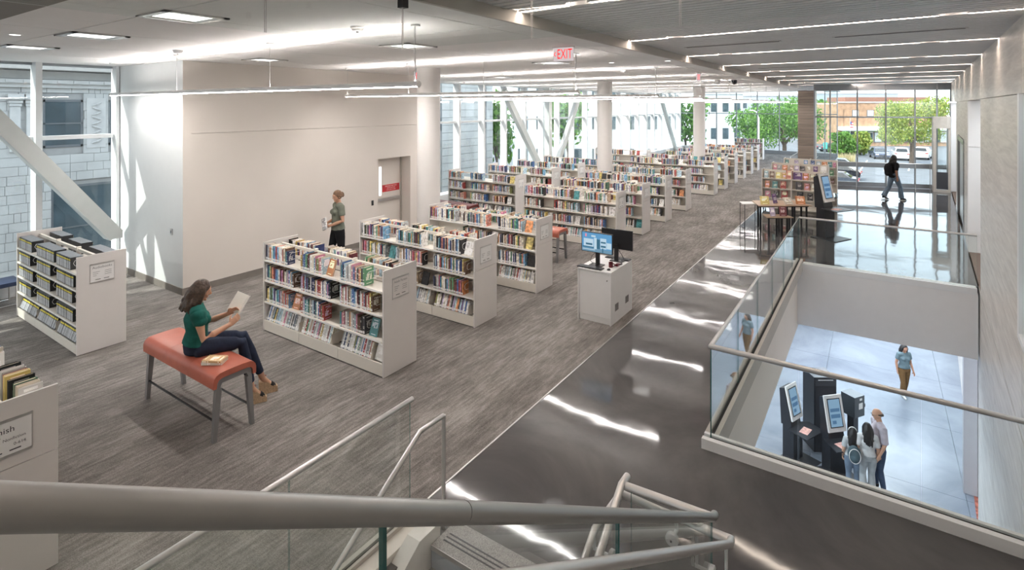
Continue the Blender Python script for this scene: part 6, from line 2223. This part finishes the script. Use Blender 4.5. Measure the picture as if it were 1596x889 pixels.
            loft(q, [an - d * .035 + Vector((0, 0, -.035)), an + d * .02 + Vector((0, 0, -.02)), an.lerp(to, .6) + Vector((0, 0, -.004)), to + d * .03], [(.040 * k, .038 * k), (.043 * k, .042 * k), (.045 * k, .032 * k), (.034 * k, .020 * k)], 12)
            so = fuse('shoe', q, shoe_m, .008, o, 3)
            if sole_m:
                zb = min(v.co.z for v in so.data.vertices)
                a_, c_ = an - d * .075, to + d * .045
                MB().beam((a_.x, a_.y, zb + .004), (c_.x, c_.y, zb + .004), .085 * k, .02).build('sole', sole_m, so)
    if hair_fn: hair_fn(o, HM, k)
    return o, HM, R


def hair_set(style, mat):
    def fn(o, M, k):
        rng = random.Random(len(style) * 7)
        h = MB()
        def P(x, y, z): return M @ Vector((x, y, z))
        R3 = M.to_3x3().normalized()
        if style == 'bald':
            for s in (-1, 1):
                loft(h, [P(s * .074, .01, .02), P(s * .076, -.035, .005), P(s * .05, -.075, -.01), P(0, -.092, -.02)], [.012, .022, .028, .028], 8)
            fuse('hair', h, mat, .008, o, 2)
            return
        ball(h, P(0, -.018, .022), (.084 * k, .101 * k, .106 * k), R3, 20)
        if style == 'bun':
            ball(h, P(0, -.115, .00), (.05, .045, .055), R3, 12)
            for q in range(7):
                a = q * .9
                ball(h, P(.035 * math.cos(a), -.125, .0 + .04 * math.sin(a)), .022, None, 8)
            for s in (-1, 1):
                loft(h, [P(s * .07, .03, .04), P(s * .084, -.02, .0), P(s * .05, -.10, -.01)], [.016, .018, .02], 8)
        else:
            L = {'shoulder': .25, 'long': .36}[style]
            n = 13
            for q in range(n):
                u = q / (n - 1)
                ang = math.radians(68 + u * 224)           # from the right temple round the back to the left
                cx, cyy = math.cos(ang - PI / 2 + PI), math.sin(ang - PI / 2 + PI)
                x0, y0 = .078 * math.sin(ang), .09 * math.cos(ang) - .018
                pts = [P(x0 * .85, y0 * .85, .055), P(x0 * 1.06, y0 * 1.06, -.01)]
                wob = [rng.uniform(-.014, .014) for _ in range(8)]
                fy = max(0, math.cos(ang))
                Lq = L * (0.92 + .12 * rng.random()) * (1 - .15 * fy)
                for t in range(1, 5):
                    zz = -.01 - Lq * t / 4
                    sp = 1.08 + .05 * t * (1 if style == 'shoulder' else .5)
                    pts.append(P(x0 * sp + wob[t], y0 * sp * (1.0 if y0 < 0 else .6) + wob[t + 3] - .012 * t * fy - (.02 if style == 'long' else .0), zz))
                loft(h, pts, [.02, .028, .029, .028, .025, .012], 8)
        fuse('hair', h, mat, .0075, o, 3)
    return fn


def standing(swing=0.0, arm=0.0, female=True, sc=1.0):
    s = sc
    w = .165 if female else .19
    J = dict(pelvis=(0, 0, .93), chest=(0, .0, 1.27), neck=(0, -.015, 1.43), head=(0, .02, 1.575),
             shoulderL=(-w, -.01, 1.365), shoulderR=(w, -.01, 1.365), elbowL=(-w - .05, -.03 + arm * .4, 1.09), elbowR=(w + .05, -.03 - arm * .4, 1.09),
             wristL=(-w - .06, .06 + arm, .86), wristR=(w + .06, .06 - arm, .86),
             hipL=(-.09, 0, .89), hipR=(.09, 0, .89),
             kneeL=(-.095, .03 - swing * .45, .49), kneeR=(.095, .03 + swing * .5, .49), ankleL=(-.095, -.03 - swing * 1.0, .09 + abs(swing) * .16), ankleR=(.095, -.03 + swing * .85, .085),
             toeL=(-.105, .11 - swing * 0.9, .03 + abs(swing) * .02), toeR=(.105, .11 + swing * .85, .03))
    return {q: tuple(c * s for c in p) for q, p in J.items()}


M_skinA = skin_mat('skin_light', (0.58, 0.33, 0.22))
M_skinB = skin_mat('skin_tan', (0.42, 0.22, 0.14))
M_hairB = plain('hair_brown', (0.055, 0.032, 0.020), 0.5, vary=0.5, scale=40, bump=0.6, bscale=60)
M_hairL = plain('hair_light_brown', (0.14, 0.075, 0.040), 0.55, vary=0.4, scale=40, bump=0.5, bscale=60)
M_hairK = plain('hair_black', (0.012, 0.010, 0.009), 0.45, vary=0.3, scale=40, bump=0.4, bscale=60)
M_teal = cloth_mat('blouse_teal', (0.014, 0.105, 0.088), 0.25)
M_jean = cloth_mat('jeans_dark', (0.022, 0.030, 0.055), 0.2)
M_jeanl = cloth_mat('jeans_blue', (0.17, 0.24, 0.32), 0.18)
M_strap = plain('strap_red', (0.30, 0.05, 0.035), 0.5)
M_rope = plain('wedge_rope', (0.55, 0.40, 0.26), 0.85, vary=0.2, scale=60)
M_tee = cloth_mat('tee_sage', (0.17, 0.185, 0.15))
M_blackc = cloth_mat('cloth_black', (0.012, 0.012, 0.014), 0.1)
M_whitesh = plain('shoe_white', (0.75, 0.74, 0.72), 0.6)

# --- the seated reader, facing +Y across the bench
J = dict(pelvis=(0, 0, .835), chest=(.0, .01, 1.135), neck=(0, .02, 1.30), head=(.01, .065, 1.435),
         shoulderL=(-.165, .005, 1.235), shoulderR=(.165, .005, 1.235),
         elbowL=(-.20, .13, .985), elbowR=(.225, .06, .945), wristL=(-.065, .345, 1.085), wristR=(.165, .335, 1.035),
         hipL=(-.088, .03, .815), hipR=(.088, .03, .815), kneeL=(-.09, .50, .80), kneeR=(.075, .48, .765),
         ankleL=(-.055, .555, .355), ankleR=(.055, .66, .175), toeL=(-.045, .67, .30), toeR=(.075, .79, .065))
J['ankleL'], J['toeL'] = (-.10, .73, .190), (-.085, .855, .08)
J['ankleR'], J['toeR'] = (.07, .58, .185), (.085, .70, .07)
J['kneeL'], J['kneeR'] = (-.09, .51, .775), (.085, .47, .765)
J['groundL'] = J['groundR'] = 0.004
wo, HM, R = person('woman in a teal blouse and dark jeans, seated on the coral bench reading', (-6.44, 3.11, 0), math.radians(-21), J, M_skinA, M_teal, M_jean,
                   M_black, hair_set('shoulder', M_hairB), voxel=.0062, look=Euler((math.radians(-20), 0, math.radians(-6))), sleeve=.42, ankles=True, wedge=True, sole_m=M_rope,
                   hands={'L': ((.35, .75, .45), (.9, -.2, -.35), .55, -1), 'R': ((-.25, .75, .5), (-.9, -.25, -.3), .55, 1)}, top_name='blouse')
# puffed sleeves
for s in (-1, 1):
    q = MB()
    ball(q, (s * .185, .015, 1.205), (.078, .085, .082))
    ball(q, (s * .197, .035, 1.15), (.072, .076, .058))
    fuse('sleeve', q, M_teal, .009, wo, 4)
bo = thing('open_book', 'open book with white pages held by the seated woman', 'book', (-6.27, 3.575, 1.175))
BM = Matrix.Rotation(math.radians(-2), 4, 'Z') @ Matrix.Rotation(math.radians(-36), 4, 'X')
for s in (-1, 1):
    HMx = BM @ Matrix.Rotation(-s * math.radians(30), 4, 'Z')
    MB().box(0.0 if s > 0 else -.158, .158 if s > 0 else 0.0, .013, .017, -.115, .115, HMx).build('cover', M_whitesh, bo)
    MB().box(0.002 if s > 0 else -.150, .150 if s > 0 else -0.002, .0, .012, -.11, .11, HMx).build('pages', plain('open_pages', (0.80, 0.77, 0.71), 0.9, vary=0.03), bo)

# --- woman walking behind the first bookcase with books in her arm
J = standing(.16, .0)
J.update(elbowR=(.235, -.05, 1.09), wristR=(.10, .20, 1.02), elbowL=(-.235, -.02, 1.10), wristL=(-.07, .22, .99))
J = {q: tuple(c * 1.03 for c in p) for q, p in J.items()}
x, y = at(527, 11.55)
wz = YAW + PI / 2 + .62
w2, _, _ = person('woman in a sage green tee and black trousers walking behind the first bookcase', (x, y, 0), wz, J, M_skinA, M_tee, M_blackc, M_black,
                  hair_set('bun', M_hairL), voxel=.008, k=1.03, look=Euler((math.radians(-12), 0, math.radians(12))), sleeve=.6, shirt_len=.05,
                  hands={'L': ((.7, .5, .05), (.2, -.9, .2), .6, 1), 'R': ((-.8, .35, 0), (-.2, -.9, .1), .6, -1)})
ca, sa = math.cos(wz), math.sin(wz)
for q, (ox, oy, oz, sz, col, lb) in enumerate(((-.02, .305, 1.06, (.17, .028, .24), 'grey', 'grey book held at the waist of the walking woman, front one'),
                                              (.0, .272, 1.075, (.16, .03, .235), 'white', 'white book held at the waist of the walking woman, behind the grey'))):
    root = link('book', ME_COVER)
    link('pages', ME_PAGES, root)
    root.matrix_world = (Matrix.Translation((x + ox * ca - oy * sa, y + ox * sa + oy * ca, oz)) @ Matrix.Rotation(wz, 4, 'Z') @ Matrix.Rotation(.35, 4, 'Y') @ Matrix.Rotation(-PI / 2, 4, 'Z')
                        @ Matrix.Diagonal((sz[1], sz[0], sz[2], 1)) @ Matrix.Translation((0, -.5, -.5)))
    root.color = (*FACE[col], 1)
    tag(root, lb, 'book')

# --- walker with a backpack near the far window
J = standing(.30, .10)
x, y = 0.56, 24.93
wz = YAW - PI / 2 + .05
o, HM, R = person('person with long dark hair, black top and flared jeans striding by the far window', (x, y, 0), wz, J, M_skinB, M_blackc, M_jeanl, M_black,
                  hair_set('shoulder', M_hairK), voxel=.010, sole_m=M_whitesh, flare=.045, shirt_len=.10, sleeve=.8, look=Euler((math.radians(-8), 0, 0)))
q = MB()
ball(q, (0, -.22, 1.17), (.16, .12, .23)); ball(q, (0, -.20, 1.02), (.15, .13, .12))
def carried(name, label, mb, mat, x, y, z, rz, voxel=.012):
    r = fuse(name, mb, mat, voxel, None, 4)
    r.location = (x, y, z)
    r.rotation_euler = (0, 0, rz)
    return tag(r, label, 'bag')
bp = carried('backpack', 'black backpack on the back of the striding person', q, M_blackc, x, y, 0, wz)
for s in (-1, 1):
    MB().tube([(s * .09, -.15, 1.38), (s * .10, .02, 1.43), (s * .11, .125, 1.30), (s * .11, .05, 1.08), (s * .10, -.15, 1.0)], .014, 8).build('shoulder_strap', M_blackc, bp)

# --- lower floor: woman walking towards the camera
J = standing(.12, .05, sc=.885)
x, y = at(1409, 15.55)
person('woman in a grey-blue tee and brown trousers walking across the lower floor', (x, y, ZL), YAW + PI, J, M_skinB, cloth_mat('tee_greyblue', (0.12, 0.17, 0.19)), cloth_mat('trousers_brown', (0.15, 0.085, 0.035)),
       M_whitesh, hair_set('long', M_hairK), voxel=.010, flare=.03, k=.90, look=Euler((math.radians(-6), 0, 0)))
# man at the kiosks
J = standing(.03, .02, female=False, sc=1.05)
x, y = at(1369, 11.75)
o, HM, R = person('bald man with glasses, pale lilac shirt and jeans beside the lower kiosk', (x, y, ZL), YAW + PI / 2 - .2, J, M_skinA, cloth_mat('shirt_lilac', (0.52, 0.47, 0.52)), cloth_mat('jeans_mid', (0.06, 0.09, 0.15)),
       M_black, hair_set('bald', M_hairB), voxel=.010, female=False, k=1.05, sleeve=.95, shirt_len=.12, look=Euler((math.radians(-14), 0, 0)))
g = MB()
def GP(x_, y_, z_): return HM @ Vector((x_, y_, z_))
for s in (-1, 1):
    g.tube([GP(s * .031 + .02 * math.cos(a), .098, .010 + .017 * math.sin(a)) for a in [q * PI / 5 for q in range(11)]], .0025, 6, cap=False)
    g.tube([GP(s * .052, .096, .014), GP(s * .074, .0, .012)], .0025, 6)
g.tube([GP(-.012, .099, .012), GP(.012, .099, .012)], .0025, 6)
g.build('glasses', M_black, o)
# two girls facing the kiosk
J = standing(.02, .0, sc=.80)
x, y = at(1329, 11.75)
wz = YAW - .42
o, HM, R = person('girl with a white headband and grey backpack facing the lower kiosk', (x, y, ZL), wz, J, M_skinA, cloth_mat('tee_pale', (0.45, 0.47, 0.48)), cloth_mat('jeans_pale', (0.16, 0.21, 0.28)),
       M_whitesh, hair_set('long', M_hairK), voxel=.010, k=.86, sleeve=.7)
hb = MB().tube([HM @ Vector((.092 * math.cos(a), -.008, .02 + .108 * math.sin(a))) for a in [q * PI / 10 for q in range(11)]], .009, 8)
hb.build('headband', M_whitesh, o)
q = MB()
ball(q, (0, -.20, .90), (.13, .09, .19)); ball(q, (0, -.23, .84), (.11, .08, .11))
bp = carried('backpack', 'grey-teal backpack with pale piping worn by the girl', q, cloth_mat('pack_teal', (0.08, 0.12, 0.14)), x, y, ZL, wz)
MB().tube([(.105 * math.cos(a), -.285, .90 + .155 * math.sin(a)) for a in [q * PI / 9 for q in range(19)]], .007, 6).build('piping', M_whitesh, bp)
J = standing(.03, .0, sc=.91)
x, y = at(1352, 11.62)
person('girl with very long black hair, white top and pale trousers beside the man', (x, y, ZL), YAW - .30, J, M_skinA, cloth_mat('tee_white', (0.62, 0.62, 0.62)), cloth_mat('trousers_pale', (0.42, 0.44, 0.45)),
       M_whitesh, hair_set('long', M_hairK), voxel=.010, k=.92, sleeve=.7, flare=.035)
# distant passer-by outside
J = standing(.15, .05)
x, y = at(1293, 64)
person('distant passer-by with red cap outside the far right window', (x, y, ZG), YAW + 1.2, J, M_skinB, cloth_mat('coat_dark', (0.10, 0.08, 0.09)), M_blackc, M_black, None, voxel=.02, female=False)
